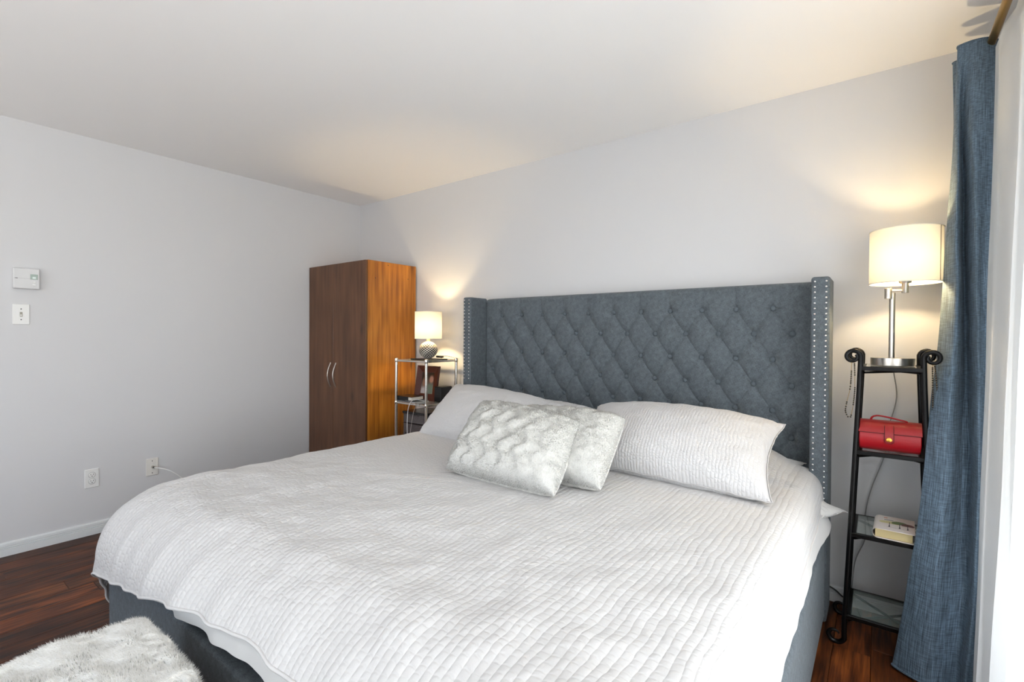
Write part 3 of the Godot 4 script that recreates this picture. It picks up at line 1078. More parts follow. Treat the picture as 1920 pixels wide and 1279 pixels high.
# ---------------------------------------------------------------- wardrobe
func wardrobe() -> void:
	var o := thing("wardrobe", "tall dark wood wardrobe with two doors in the corner", "wardrobe", Vector3(0.395, 0, 0.25))
	var mb := MB.new()
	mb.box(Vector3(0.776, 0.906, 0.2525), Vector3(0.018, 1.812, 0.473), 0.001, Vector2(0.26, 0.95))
	part("side_panel", mb, M.ward_lamplit, o)
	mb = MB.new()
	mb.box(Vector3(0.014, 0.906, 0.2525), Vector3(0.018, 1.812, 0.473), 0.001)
	part("side_panel", mb, M.ward_lamplit, o)
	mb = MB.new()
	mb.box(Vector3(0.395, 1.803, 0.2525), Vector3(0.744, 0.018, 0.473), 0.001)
	part("top_panel", mb, M.ward_lamplit, o)
	mb = MB.new()
	mb.box(Vector3(0.395, 0.9, 0.03), Vector3(0.744, 1.79, 0.008))
	part("back_panel", mb, M.ward_front, o)
	mb = MB.new()
	mb.box(Vector3(0.395, 0.04, 0.46), Vector3(0.744, 0.08, 0.018))
	part("plinth", mb, M.ward_front, o)
	mb = MB.new()
	mb.box(Vector3(0.395, 0.09, 0.25), Vector3(0.744, 0.018, 0.44))
	part("bottom_panel", mb, M.ward_front, o)
	for k in 2:
		mb = MB.new()
		var x0: float = [0.006, 0.3635][k]
		var x1: float = [0.3615, 0.784][k]
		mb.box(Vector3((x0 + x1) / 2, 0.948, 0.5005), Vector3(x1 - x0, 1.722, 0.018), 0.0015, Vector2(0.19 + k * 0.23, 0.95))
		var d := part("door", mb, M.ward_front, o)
		var hx: float = [0.325, 0.400][k]
		var pts := PackedVector3Array()
		for i in 17:
			var f := i / 16.0
			pts.append(Vector3(hx, lerpf(0.822, 1.018, f), 0.508 + 0.030 * sin(PI * f)))
		mb = MB.new()
		mb.tube(pts, 0.0045, 8)
		part("handle", mb, M.nickel, d, "slim chrome bow handle")
	for q in [Vector2(1.70, 0.10), Vector2(1.79, 0.30), Vector2(1.68, 0.42)]:
		mb = MB.new()
		mb.lathe([Vector2(0.0, -0.001), Vector2(0.004, 0.0), Vector2(0.0, 0.001)], Vector3.ZERO, 8)
		inst("screw_cover", mb.mesh(), M.dark, Vector3(0.786, q.x, q.y), o, Basis(Vector3.FORWARD, PI / 2))

# ---------------------------------------------------------------- chrome tower and what stands on it
func tower() -> void:
	var x0 := 0.962
	var x1 := 1.290
	var z0 := 0.055
	var z1 := 0.362
	var o := thing("shelf_tower", "narrow chrome tube shelf tower with glass shelves beside the wardrobe", "shelf", Vector3(1.125, 0, 0.21))
	var mb: MB
	for x in [x0, x1]:
		for z in [z0, z1]:
			mb = MB.new()
			mb.tube(PackedVector3Array([Vector3(x, 0, z), Vector3(x, 1.066, z)]), 0.0105, 14)
			mb.lathe([Vector2(0.0105, 1.040), Vector2(0.0145, 1.042), Vector2(0.0145, 1.064), Vector2(0.012, 1.072), Vector2(0.0, 1.074)], Vector3(x, 0, z), 14)
			mb.lathe([Vector2(0.0105, 0.725), Vector2(0.0145, 0.727), Vector2(0.0145, 0.748), Vector2(0.0105, 0.75)], Vector3(x, 0, z), 14)
			part("post", mb, M.chrome, o)
	for y in [1.052, 0.737, 0.42, 0.10]:
		mb = MB.new()
		mb.box(Vector3((x0 + x1) / 2, y, z1), Vector3(x1 - x0 - 0.02, 0.014, 0.010), 0.002)
		mb.box(Vector3((x0 + x1) / 2, y, z0), Vector3(x1 - x0 - 0.02, 0.014, 0.010), 0.002)
		mb.box(Vector3(x0, y, (z0 + z1) / 2), Vector3(0.010, 0.014, z1 - z0 - 0.02), 0.002)
		mb.box(Vector3(x1, y, (z0 + z1) / 2), Vector3(0.010, 0.014, z1 - z0 - 0.02), 0.002)
		var rim := part("shelf_rim", mb, M.chrome, o)
		mb = MB.new()
		mb.box(Vector3((x0 + x1) / 2, y + 0.003, (z0 + z1) / 2), Vector3(x1 - x0 - 0.012, 0.005, z1 - z0 - 0.012))
		part("glass_shelf", mb, M.glass, rim)
	# tablet under the lamp
	mb = MB.new()
	mb.rbox(Vector3(1.145, 1.062, 0.20), Vector3(0.235, 0.009, 0.165), 0.004, 3)
	tag(part("tablet", mb, M.black), "thin dark tablet lying under the round ceramic lamp", "tablet")
	# lamp with ceramic ball
	var ln := noise(9, 1.0, 2)
	var diamonds := tex(256, 128, func(x: int, y: int) -> Color:
		var s := (x * 18.0 / 256.0 + y * 8.0 / 128.0)
		var t := (x * 18.0 / 256.0 - y * 8.0 / 128.0)
		var ds := absf(s - roundf(s))
		var dt := absf(t - roundf(t))
		var band := int(floorf(s * 0.5)) % 2 == 0
		var lined := 0.11 if band else 0.17
		var g := 0.86 if minf(ds, dt) < lined else 0.06
		return Color(g, g * 0.98, g * 0.94))
	var ball := mat(Color(0.95, 0.95, 0.95), 0.55)
	ball.albedo_texture = diamonds
	ball.uv1_scale = Vector3(1, 1.0 / 0.14, 1)
	bump(ball, diamonds, 0.15)
	var lp := thing("table_lamp", "small lit lamp with white drum shade and patterned ceramic ball on the chrome tower", "lamp", Vector3(1.136, 1.067, 0.20))
	mb = MB.new()
	var pr := []
	for k in 25:
		var a := -PI / 2 + PI * k / 24.0
		var r := 0.070 * cos(a)
		if k == 0: r = 0.0
		var y := 1.132 + 0.065 * sin(a)
		if y < 1.0675: y = 1.0675
		if k > 0 and r < 0.016 and a > 0: r = 0.016
		pr.append(Vector2(maxf(r, 0.03) if k == 1 else r, y))
	mb.lathe(pr, Vector3(1.136, 0, 0.20), 40)
	part("base", mb, ball, lp, "black and cream ceramic ball")
	mb = MB.new()
	mb.lathe([Vector2(0.016, 1.190), Vector2(0.0125, 1.200), Vector2(0.0125, 1.232), Vector2(0.0, 1.234)], Vector3(1.136, 0, 0.20), 18)
	part("neck", mb, mat(Color(0.85, 0.78, 0.62), 0.5), lp)
	drum(lp, Vector3(1.136, 1.217, 0.20), 0.1015, 0.203)
	bulb_light(lp, Vector3(1.136, 1.305, 0.20), LAMP1)
	# cord coil on the shelf, falling behind
	mb = MB.new()
	var pts := PackedVector3Array()
	for i in 60:
		var a := i * 0.36
		pts.append(Vector3(1.215 + 0.026 * cos(a), 1.071 + i * 0.00022 + 0.006 * absf(sin(a * 0.5)), 0.155 + 0.03 * sin(a)))
	mb.tube(pts, 0.0018, 6)
	mb.tube(PackedVector3Array([pts[59], Vector3(1.245, 1.085, 0.10), Vector3(1.262, 1.07, 0.038), Vector3(1.255, 0.9, 0.034), Vector3(1.24, 0.6, 0.034), Vector3(1.23, 0.3, 0.03)]), 0.0018, 6)
	tag(part("lamp_cord", mb, M.black), "black lamp cord coiled beside the ceramic ball lamp", "cord")
	# picture frame
	var fr := thing("picture_frame", "reddish wood picture frame leaning on the chrome tower's middle shelf", "picture frame", Vector3(1.07, 0.742, 0.15))
	var lean := func(u: float, v: float, d: float) -> Vector3:
		return Vector3(0.943 + u + 0.02, 0.742 + v * 0.985, 0.172 - v * 0.16 + d)
	var fw := 0.235
	var fh := 0.268
	var bd := 0.052
	var fm := mat(Color(0.30, 0.14, 0.11), 0.35)
	var outer := [Vector2(0, 0), Vector2(fw, 0), Vector2(fw, fh), Vector2(0, fh)]
	var inner := [Vector2(bd, bd), Vector2(fw - bd, bd), Vector2(fw - bd, fh - bd), Vector2(bd, fh - bd)]
	for k in 4:
		var a: Vector2 = outer[k]
		var b: Vector2 = outer[(k + 1) % 4]
		var c: Vector2 = inner[(k + 1) % 4]
		var d: Vector2 = inner[k]
		mb = MB.new()
		mb.quad(lean.call(a.x, a.y, 0.02), lean.call(b.x, b.y, 0.02), lean.call(c.x, c.y, 0.006), lean.call(d.x, d.y, 0.006), Vector3(0, 0.1, 1))
		mb.quad(lean.call(a.x, a.y, 0.0), lean.call(b.x, b.y, 0.0), lean.call(b.x, b.y, 0.02), lean.call(a.x, a.y, 0.02), Vector3([0, 1, 0, -1][k], [-1, 0, 1, 0][k], 0))
		part("frame_side", mb, fm, fr)
	mb = MB.new()
	mb.quad(lean.call(0.0, 0.0, 0.0), lean.call(fw, 0.0, 0.0), lean.call(fw, fh, 0.0), lean.call(0.0, fh, 0.0), Vector3(0, 0, -1))
	part("backing", mb, M.dark, fr)
	var photo := tex(96, 128, func(x: int, y: int) -> Color:
		var u := x / 96.0
		var v := y / 128.0
		var c := Color(0.20, 0.17, 0.15).lerp(Color(0.55, 0.52, 0.5), smoothstep(0.2, 0.9, v))
		var e1 := Vector2((u - 0.30) / 0.24, (v - 0.45) / 0.26).length()
		c = c.lerp(Color(0.62, 0.45, 0.36), 1.0 - smoothstep(0.5, 1.3, e1))
		var e2 := Vector2((u - 0.80) / 0.2, (v - 0.32) / 0.2).length()
		c = c.lerp(Color(0.70, 0.52, 0.44), 1.0 - smoothstep(0.5, 1.3, e2))
		var e3 := Vector2((u - 0.75) / 0.3, (v - 0.78) / 0.3).length()
		c = c.lerp(Color(0.42, 0.48, 0.42), 1.0 - smoothstep(0.5, 1.3, e3))
		var e4 := Vector2((u - 0.25) / 0.35, (v - 0.92) / 0.25).length()
		c = c.lerp(Color(0.72, 0.70, 0.70), 1.0 - smoothstep(0.5, 1.3, e4))
		return c)
	var pm := mat(Color.WHITE, 0.25)
	pm.albedo_texture = photo
	mb = MB.new()
	mb.quad(lean.call(bd, bd, 0.005), lean.call(fw - bd, bd, 0.005), lean.call(fw - bd, fh - bd, 0.005), lean.call(bd, fh - bd, 0.005), Vector3(0, 0, 1), Vector2(0, 1), Vector2(1, 1), Vector2(1, 0), Vector2(0, 0))
	part("photo", mb, pm, fr, "blurred photograph of people")
	# clock radio
	var ck := thing("clock_radio", "black box shaped clock radio between picture frame and pillow", "clock radio", Vector3(1.245, 0.742, 0.13))
	mb = MB.new()
	mb.rbox(Vector3(1.232, 0.800, 0.135), Vector3(0.075, 0.115, 0.12), 0.008, 3)
	part("case", mb, M.black, ck)
	mb = MB.new()
	mb.box(Vector3(1.232, 0.805, 0.1955), Vector3(0.06, 0.05, 0.002), 0.0005)
	part("front_grille", mb, M.dark, ck)
	# book on magazines
	book("book", "thick black book with white page edges on the chrome tower's middle shelf", Vector3(1.03, 0.765, 0.29), Vector3(0.175, 0.040, 0.125), M.black, mat(Color(0.93, 0.91, 0.86), 0.8), 0.02)
	book("magazine", "dark glossy magazine lying under the black book", Vector3(1.045, 0.756, 0.288), Vector3(0.20, 0.008, 0.135), M.dark, mat(Color(0.5, 0.5, 0.5), 0.6), -0.03)
	book("magazine", "pale paper booklet at the bottom of the small book stack", Vector3(1.06, 0.7475, 0.285), Vector3(0.20, 0.008, 0.14), mat(Color(0.72, 0.72, 0.72), 0.5), mat(Color(0.85, 0.85, 0.85), 0.7), 0.01)
	# charger cables
	mb = MB.new()
	mb.tube(bez([Vector3(1.24, 0.758, 0.30), Vector3(1.18, 0.775, 0.372), Vector3(1.135, 0.73, 0.385), Vector3(1.115, 0.62, 0.385), Vector3(1.118, 0.45, 0.385)]), 0.0022, 6)
	tag(part("charging_cable", mb, M.plate), "white charging cable looping over the left of the drawers", "cable", "charging cables on the tower")
	mb = MB.new()
	mb.tube(bez([Vector3(1.27, 0.752, 0.30), Vector3(1.225, 0.755, 0.375), Vector3(1.19, 0.70, 0.385), Vector3(1.165, 0.6, 0.388), Vector3(1.135, 0.45, 0.385)]), 0.0018, 6)
	tag(part("charging_cable", mb, mat(Color(0.7, 0.68, 0.65), 0.5)), "thin grey cable hanging beside the white one on the tower", "cable", "charging cables on the tower")
	# drawers of clear plastic
	var dr := thing("drawer_unit", "stack of smoky clear plastic drawers under the chrome tower's middle shelf", "drawer unit", Vector3(1.13, 0.43, 0.2))
	mb = MB.new()
	mb.rbox(Vector3(1.126, 0.664, 0.215), Vector3(0.255, 0.018, 0.24), 0.006, 3)
	part("lid", mb, mat(Color(0.12, 0.12, 0.13), 0.25), dr)
	mb = MB.new()
	mb.box(Vector3(1.126, 0.54, 0.10), Vector3(0.25, 0.225, 0.01))
	mb.box(Vector3(1.004, 0.54, 0.21), Vector3(0.006, 0.225, 0.22))
	mb.box(Vector3(1.248, 0.54, 0.21), Vector3(0.006, 0.225, 0.22))
	mb.box(Vector3(1.126, 0.43, 0.21), Vector3(0.25, 0.006, 0.22))
	part("case", mb, M.dark, dr)
	var clear := mat(Color(0.42, 0.38, 0.38, 0.55), 0.15)
	clear.transparency = BaseMaterial3D.TRANSPARENCY_ALPHA
	var stuff := mat(Color(0.35, 0.27, 0.27), 0.8)
	var sn := noise(17, 1.0, 3)
	stuff.albedo_texture = tex(64, 64, func(x: int, y: int) -> Color:
		var g := 0.55 + 0.9 * sn.get_noise_2d(x * 0.12, y * 0.2)
		return Color(clampf(g, 0.1, 1), clampf(g * 0.85, 0.1, 1), clampf(g * 0.85, 0.1, 1)))
	stuff.uv1_scale = Vector3(6, 6, 1)
	for k in 3:
		var y := 0.622 - k * 0.075
		mb = MB.new()
		mb.box(Vector3(1.126, y, 0.326), Vector3(0.24, 0.066, 0.004), 0.001)
		mb.box(Vector3(1.126, y + 0.026, 0.331), Vector3(0.10, 0.006, 0.012), 0.002)
		mb.box(Vector3(1.126, y + 0.034, 0.328), Vector3(0.245, 0.005, 0.008), 0.001)
		var d := part("drawer", mb, clear, dr)
		mb = MB.new()
		mb.box(Vector3(1.126, y - 0.006, 0.25), Vector3(0.215, 0.048, 0.13), 0.01)
		part("contents", mb, stuff, d)

func bez(c: Array) -> PackedVector3Array:
	var cu := Curve3D.new()
	for i in c.size():
		var a: Vector3 = c[maxi(i - 1, 0)]
		var b: Vector3 = c[mini(i + 1, c.size() - 1)]
		cu.add_point(c[i], (a - b) / 6.0, (b - a) / 6.0)
	cu.bake_interval = 0.012
	return cu.get_baked_points()

func book(called: String, label: String, c: Vector3, s: Vector3, cover: Material, pages: Material, turn: float) -> void:
	var o := thing(called, label, called, c, "magazines under the black book" if called == "magazine" else "")
	o.rotation.y = turn
	# covers and spine at the left, pages between
	var mb := MB.new()
	var t := minf(0.003, s.y * 0.2)
	mb.box(c + Vector3(0, s.y / 2 - t / 2, 0), Vector3(s.x, t, s.z), 0.0005)
	mb.box(c + Vector3(0, -s.y / 2 + t / 2, 0), Vector3(s.x, t, s.z), 0.0005)
	mb.box(c + Vector3(-s.x / 2 + t / 2, 0, 0), Vector3(t, s.y, s.z), 0.0005)
	mb.box(c + Vector3(-s.x * 0.1, 0, s.z / 2 - t / 2), Vector3(s.x * 0.8, s.y * 0.99, t * 0.9), 0.0002) if called == "book" else null
	part("cover", mb, cover, o)
	mb = MB.new()
	mb.box(c + Vector3(0, 0, 0), Vector3(s.x - 0.007, s.y - t * 2.2, s.z - 0.008), 0.0005)
	part("pages", mb, pages, o)

func drum(o: Node3D, c: Vector3, r: float, h: float, seam_at := 4.0) -> void:
	var mb := MB.new()
	mb.lathe([Vector2(r, c.y), Vector2(r, c.y + h)], Vector3(c.x, 0, c.z), 56)
	var sh := part("lamp_shade", mb, M.shade, o, "white fabric drum shade, lit from inside")
	mb = MB.new()
	for y in [c.y, c.y + h]:
		var ring := PackedVector3Array()
		for k in 49:
			ring.append(Vector3(c.x + r * cos(TAU * k / 48.0), y, c.z + r * sin(TAU * k / 48.0)))
		mb.tube(ring, 0.0022, 6, false)
	part("rim_band", mb, mat(Color(0.9, 0.88, 0.82), 0.9), sh)
	mb = MB.new()
	mb.tube(PackedVector3Array([Vector3(c.x + r * cos(seam_at) * 1.004, c.y, c.z + r * sin(seam_at) * 1.004), Vector3(c.x + r * cos(seam_at) * 1.004, c.y + h, c.z + r * sin(seam_at) * 1.004)]), 0.0012, 5)
	part("side_seam", mb, mat(Color(0.45, 0.36, 0.22), 0.9), sh)
	mb = MB.new()
	for k in 3:
		var a := TAU * k / 3.0 + 0.4
		mb.tube(PackedVector3Array([Vector3(c.x, c.y + h - 0.02, c.z), Vector3(c.x + r * cos(a), c.y + h - 0.003, c.z + r * sin(a))]), 0.0013, 5)
	part("spider", mb, M.nickel, sh)

const LAMP1 := 0.115
const LAMP2 := 0.10

func bulb_light(o: Node3D, at: Vector3, energy: float) -> void:
	var mb := MB.new()
	var pr := []
	for k in 13:
		var a := -PI / 2 + PI * k / 12.0
		pr.append(Vector2(0.024 * cos(a), at.y + 0.03 * sin(a)))
	mb.lathe(pr, Vector3(at.x, 0, at.z), 16)
	part("bulb", mb, M.bulb, o)
	var l := OmniLight3D.new()
	l.name = "bulb_light"
	l.light_color = Color(1.0, 0.89, 0.69)
	l.light_energy = energy
	l.light_size = 0.02
	l.omni_range = 8.0
	l.omni_attenuation = 2.0
	l.shadow_enabled = true
	o.add_child(l)
	l.position = at - o.position

# ---------------------------------------------------------------- iron stand and what stands on it
func stand() -> void:
	var o := thing("plant_stand", "tall black wrought iron stand with scrolled legs and glass shelves", "shelf stand", Vector3(3.9, 0, 0.21))
	var cx := 3.90
	var mb: MB
	for z in [0.12, 0.375]:
		for s in [-1.0, 1.0]:
			var pts := PackedVector3Array()
			var rad := PackedFloat32Array()
			# foot scroll, from its inner end
			var fc := Vector2(cx + s * (0.168 if z > 0.2 else 0.163), 0.034)
			for k in 22:
				var f := k / 21.0
				var a := lerpf(0.6, TAU - 0.25, f)
				var r := lerpf(0.015, 0.0315, f)
				# runs round the outside and under, then joins the leg
				pts.append(Vector3(fc.x + s * (-1.0) * r * cos(a + PI * 0.0), fc.y + r * sin(a), z))
				rad.append(lerpf(0.004, 0.0095, minf(f * 2.0, 1.0)))
			for y in [0.08, 0.4, 0.8, 1.06, 1.15]:
				pts.append(Vector3(cx + s * lerpf(0.141, 0.0955, clampf(y / 1.12, 0, 1)), y, z))
				rad.append(0.0095)
			var tc := Vector2(cx + s * 0.121, 1.168)
			for k in 22:
				var f := k / 21.0
				var a := lerpf(0.15, TAU * 1.12, f)
				var r := lerpf(0.026, 0.013, f)
				pts.append(Vector3(tc.x - s * r * cos(a), tc.y + r * sin(a), z))
				rad.append(lerpf(0.0095, 0.006, f))
			mb = MB.new()
			mb.tube(pts, rad, 8)
			part("leg", mb, M.iron, o)
	var lv := [[1.122, 0.0965], [0.788, 0.107], [0.456, 0.121], [0.121, 0.135]]
	for q in lv:
		var y: float = q[0]
		var hw: float = q[1]
		mb = MB.new()
		for z in [0.12, 0.375]:
			mb.box(Vector3(cx, y, z), Vector3(hw * 2, 0.017, 0.016), 0.002)
		for s in [-1.0, 1.0]:
			mb.box(Vector3(cx + s * (hw - 0.009), y, 0.2475), Vector3(0.022, 0.017, 0.255), 0.002)
		var rim := part("shelf_frame", mb, M.iron, o)
		mb = MB.new()
		mb.box(Vector3(cx, y + 0.0065, 0.2475), Vector3(hw * 2 - 0.03, 0.004, 0.24))
		part("glass_shelf", mb, M.glass, rim)
		mb = MB.new()
		var e := hw - 0.012
		mb.tube(PackedVector3Array([Vector3(cx - e, y - 0.011, 0.125), Vector3(cx + e, y - 0.011, 0.37)]), 0.005, 6)
		mb.tube(PackedVector3Array([Vector3(cx + e, y - 0.016, 0.125), Vector3(cx - e, y - 0.016, 0.37)]), 0.005, 6)
		part("cross_brace", mb, M.iron, rim)

	# swing arm lamp
	var lp := thing("table_lamp", "brushed nickel swing arm lamp with wide drum shade, lit, on the iron stand", "lamp", Vector3(3.905, 1.1325, 0.25))
	mb = MB.new()
	mb.lathe([Vector2(0.0, 1.1325), Vector2(0.0705, 1.1325), Vector2(0.0715, 1.1335), Vector2(0.0715, 1.162), Vector2(0.0705, 1.163), Vector2(0.0, 1.163)], Vector3(3.905, 0, 0.25), 48)
	part("base", mb, M.nickel, lp, "brushed nickel disc base")
	mb = MB.new()
	mb.lathe([Vector2(0.0, 1.162), Vector2(0.010, 1.162), Vector2(0.010, 1.425), Vector2(0.0, 1.425)], Vector3(3.902, 0, 0.25), 20)
	part("pole", mb, M.nickel, lp)
	mb = MB.new()
	mb.lathe([Vector2(0.0, 1.401), Vector2(0.0115, 1.401), Vector2(0.0125, 1.402), Vector2(0.0125, 1.420), Vector2(0.0115, 1.421), Vector2(0.0125, 1.422), Vector2(0.0125, 1.443), Vector2(0.0115, 1.444), Vector2(0.0, 1.444)], Vector3(3.889, 0, 0.26), 20)
	mb.tube(PackedVector3Array([Vector3(3.889, 1.434, 0.26), Vector3(3.942, 1.434, 0.25)]), 0.0055, 10)
	mb.lathe([Vector2(0.0, 1.424), Vector2(0.0115, 1.424), Vector2(0.0115, 1.460), Vector2(0.020, 1.464), Vector2(0.022, 1.474), Vector2(0.018, 1.50), Vector2(0.018, 1.52), Vector2(0.0, 1.521)], Vector3(3.942, 0, 0.25), 18)
	part("swing_arm", mb, M.nickel, lp)
	drum(lp, Vector3(3.941, 1.462, 0.25), 0.116, 0.211, 0.5)
	bulb_light(lp, Vector3(3.941, 1.552, 0.25), LAMP2)
	# clear cord down the wall
	mb = MB.new()
	mb.tube(bez([Vector3(3.905, 1.146, 0.182), Vector3(3.908, 1.142, 0.10), Vector3(3.914, 1.09, 0.05), Vector3(3.925, 0.98, 0.02), Vector3(3.90, 0.85, 0.02), Vector3(3.885, 0.72, 0.02), Vector3(3.84, 0.56, 0.02), Vector3(3.82, 0.44, 0.022), Vector3(3.82, 0.33, 0.024), Vector3(3.785, 0.22, 0.026), Vector3(3.77, 0.06, 0.03), Vector3(3.75, 0.008, 0.06)]), 0.0022, 6)
	tag(part("lamp_cord", mb, mat(Color(0.55, 0.55, 0.54), 0.3)), "thin translucent lamp cord hanging down the wall behind the iron stand", "cord")
	# power strip cord at the skirting
	mb = MB.new()
	mb.tube(bez([Vector3(3.60, 0.10, 0.03), Vector3(3.70, 0.07, 0.03), Vector3(3.74, 0.045, 0.035), Vector3(3.765, 0.05, 0.04), Vector3(3.775, 0.012, 0.05), Vector3(3.74, 0.008, 0.06)]), 0.0035, 6)
	tag(part("power_cord", mb, M.black), "black power cord with plug at the skirting behind the iron stand", "cord")
	# necklaces
	for s in 2:
		var nk := MB.new()
		var sd: float = [-1.0, 1.0][s]
		var top := Vector3(cx + sd * 0.118, 1.148, 0.375)
		var loop: Array = [top + Vector3(sd * 0.006, 0, 0.004), top + Vector3(sd * 0.010, -0.10, 0.004), top + Vector3(sd * 0.022, -0.17, 0.004), top + Vector3(sd * 0.024, -0.205, 0.004), top + Vector3(sd * 0.008, -0.222, 0.0), top + Vector3(-sd * 0.004, -0.12, -0.004), top + Vector3(-sd * 0.002, 0.0, -0.004)]
		if s == 1:
			loop = [top + Vector3(0.002, 0, 0.002), top + Vector3(0.004, -0.12, 0.002), top + Vector3(0.006, -0.24, 0.002), top + Vector3(0.014, -0.27, 0.0), top + Vector3(0.022, -0.24, -0.004), top + Vector3(0.018, -0.12, -0.004), top + Vector3(0.008, 0.0, -0.002)]
		var pts := bez(loop)
		var o2 := thing("necklace", ["thin dark beaded necklace hanging from the stand's left scroll", "dark and gold beaded necklaces hanging from the stand's right scroll"][s], "necklace", top)
		nk.tube(pts, 0.0009, 5)
		o2.set_meta("group", "necklaces on the iron stand")
		part("chain", nk, M.brass, o2)
		var bd := MB.new()
		for i in range(2, pts.size(), 1):
			if s == 0 and (i / 5) % 3 == 0: continue
			bd.lathe([Vector2(0, -0.0032), Vector2(0.0026, -0.0018), Vector2(0.0026, 0.0018), Vector2(0, 0.0032)], pts[i], 6)
		var bo := part("beads", bd, M.dark, o2)
		bo.set_meta("kind", "stuff")
	# red roll bag
	var red := mat(Color(0.62, 0.055, 0.10), 0.38)
	var red2 := mat(Color(0.58, 0.06, 0.085), 0.4)
	var bag := thing("handbag", "red leather roll handbag with gold clasp on the stand's second shelf", "handbag", Vector3(3.897, 0.797, 0.32))
	var by := 0.8555
	var bz := 0.322
	var rr := 0.0585
	mb = MB.new()
	var bx0 := 3.802
	var bx1 := 3.993
	var prof := [Vector2(0.0, 0.0), Vector2(rr - 0.004, 0.0), Vector2(rr, 0.004), Vector2(rr, (bx1 - bx0) - 0.004), Vector2(rr - 0.004, bx1 - bx0), Vector2(0.0, bx1 - bx0)]
	var pts2 := PackedVector3Array()
	var uv2 := PackedVector2Array()
	for q in prof:
		for k in 41:
			var a := TAU * k / 40.0
			var yy: float = q.x * sin(a)
			pts2.append(Vector3(bx0 + q.y, by + maxf(yy, -rr * 0.985), bz + q.x * cos(a) * 1.05))
			uv2.append(Vector2(k / 40.0, q.y))
	mb.grid(pts2, 41, uv2, false, true)
	part("body", mb, red, bag)
	# flap over the top, ending on a straight edge at the front
	mb = MB.new()
	pts2 = PackedVector3Array(); uv2 = PackedVector2Array()
	for i in 2:
		for k in 25:
			var a := lerpf(0.30, PI * 0.9, k / 24.0)
			pts2.append(Vector3([bx0 - 0.0015, bx1 + 0.0015][i], by + (rr + 0.003) * sin(a), bz + (rr + 0.003) * cos(a) * 1.05))
			uv2.append(Vector2(i, k / 24.0))
	mb.grid(pts2, 25, uv2, false)
	part("flap", mb, red2, bag)
	mb = MB.new()
	pts2 = PackedVector3Array(); uv2 = PackedVector2Array()
	for k in 25:
		var f := k / 24.0
		var a := lerpf(-0.28, 0.85, f)
		var hw := 0.0135 * (1.0 if f > 0.16 else sqrt(maxf(0.0, 1.0 - pow((0.16 - f) / 0.16, 2.0))))
		for i in [-1.0, 1.0]:
			pts2.append(Vector3(3.8965 + i * hw, by + (rr + 0.006) * sin(a), bz + (rr + 0.006) * cos(a) * 1.05))
			uv2.append(Vector2(i, f))
	mb.grid(pts2, 2, uv2, true)
	var tb := part("tab", mb, red2, bag)
	var edge := MB.new()
	edge.tube(PackedVector3Array([Vector3(bx0, by + (rr + 0.003) * sin(0.30), bz + (rr + 0.003) * cos(0.30) * 1.05), Vector3(bx1, by + (rr + 0.003) * sin(0.30), bz + (rr + 0.003) * cos(0.30) * 1.05)]), 0.0014, 6)
	var dred := mat(Color(0.30, 0.02, 0.04), 0.5)
	part("flap_edge", edge, dred, bag)
	edge = MB.new()
	var ring := PackedVector3Array()
	for k in 31:
		var f := k / 30.0
		var a := -0.14
		var off := 0.0
		if f < 0.35: a = lerpf(0.85, -0.14, f / 0.35); off = -0.0138
		elif f > 0.65: a = lerpf(-0.14, 0.85, (f - 0.65) / 0.35); off = 0.0138
		else:
			var g := (f - 0.35) / 0.3 * PI
			off = -0.0138 * cos(g); a = -0.14 - 0.16 * sin(g)
		ring.append(Vector3(3.8965 + off, by + (rr + 0.006) * sin(a), bz + (rr + 0.006) * cos(a) * 1.05))
	edge.tube(ring, 0.0009, 5)
	part("tab_edge", edge, dred, tb)
	mb = MB.new()
	mb.lathe([Vector2(0.0, 0.004), Vector2(0.008, 0.0035), Vector2(0.0105, 0.0015), Vector2(0.0105, 0.0)], Vector3.ZERO, 24)
	inst("clasp", mb.mesh(), mat(Color(0.9, 0.68, 0.32), 0.3, 1.0), Vector3(3.8965, by + (rr + 0.006) * sin(-0.06), bz + (rr + 0.006) * 1.05), tb, Basis(Vector3.RIGHT, PI / 2) * Basis.from_scale(Vector3(1, 1, 0.8)))
	mb = MB.new()
	mb.tube(bez([Vector3(3.838, 0.910, 0.322), Vector3(3.842, 0.926, 0.330), Vector3(3.858, 0.935, 0.335), Vector3(3.893, 0.932, 0.338), Vector3(3.932, 0.924, 0.335), Vector3(3.950, 0.919, 0.330), Vector3(3.953, 0.906, 0.322)]), 0.0042, 8, true, 0.6)
	part("handle", mb, red2, bag)
	# book with gilded edges and tree print
	var cover := tex(256, 384, func(x: int, y: int) -> Color:
		var u := x / 256.0
		var v := y / 384.0
		var c := Color(0.93, 0.89, 0.86).lerp(Color(0.88, 0.76, 0.70), smoothstep(0.3, 1.1, u + (0.5 - v) * 0.6) * 0.6)
		var trees := [[0.36, Color(0.85, 0.80, 0.52), 0.27], [0.62, Color(0.34, 0.42, 0.18), 0.21], [0.82, Color(0.40, 0.16, 0.12), 0.17]]
		for q in trees:
			var cv := 0.46 if q[0] != 0.62 else 0.43
			var e := Vector2((u - q[0]) / q[2], (v - cv) / (0.11 if q[0] != 0.62 else 0.15)).length()
			if e < 1.0 and v < cv + 0.07: c = c.lerp(q[1], 0.85)
		for q in trees:
			var w := 0.008 + 0.02 * maxf(0.0, (v - 0.62) / 0.2)
			if absf(u - q[0]) < w and v > 0.44 and v < 0.76: c = Color(0.12, 0.07, 0.06)
		if absf(v - 0.765) < 0.004 and u > 0.3 and u < 0.88: c = Color(0.4, 0.3, 0.3)
		if v > 0.12 and v < 0.17 and u > 0.2 and u < 0.3: c = Color(0.85, 0.5, 0.35)
		if v > 0.25 and v < 0.31 and u > 0.22 and u < 0.46 and (x * 7 + (y / 6) * 13) % 17 < 9: c = Color(0.25, 0.22, 0.22)
		return c)
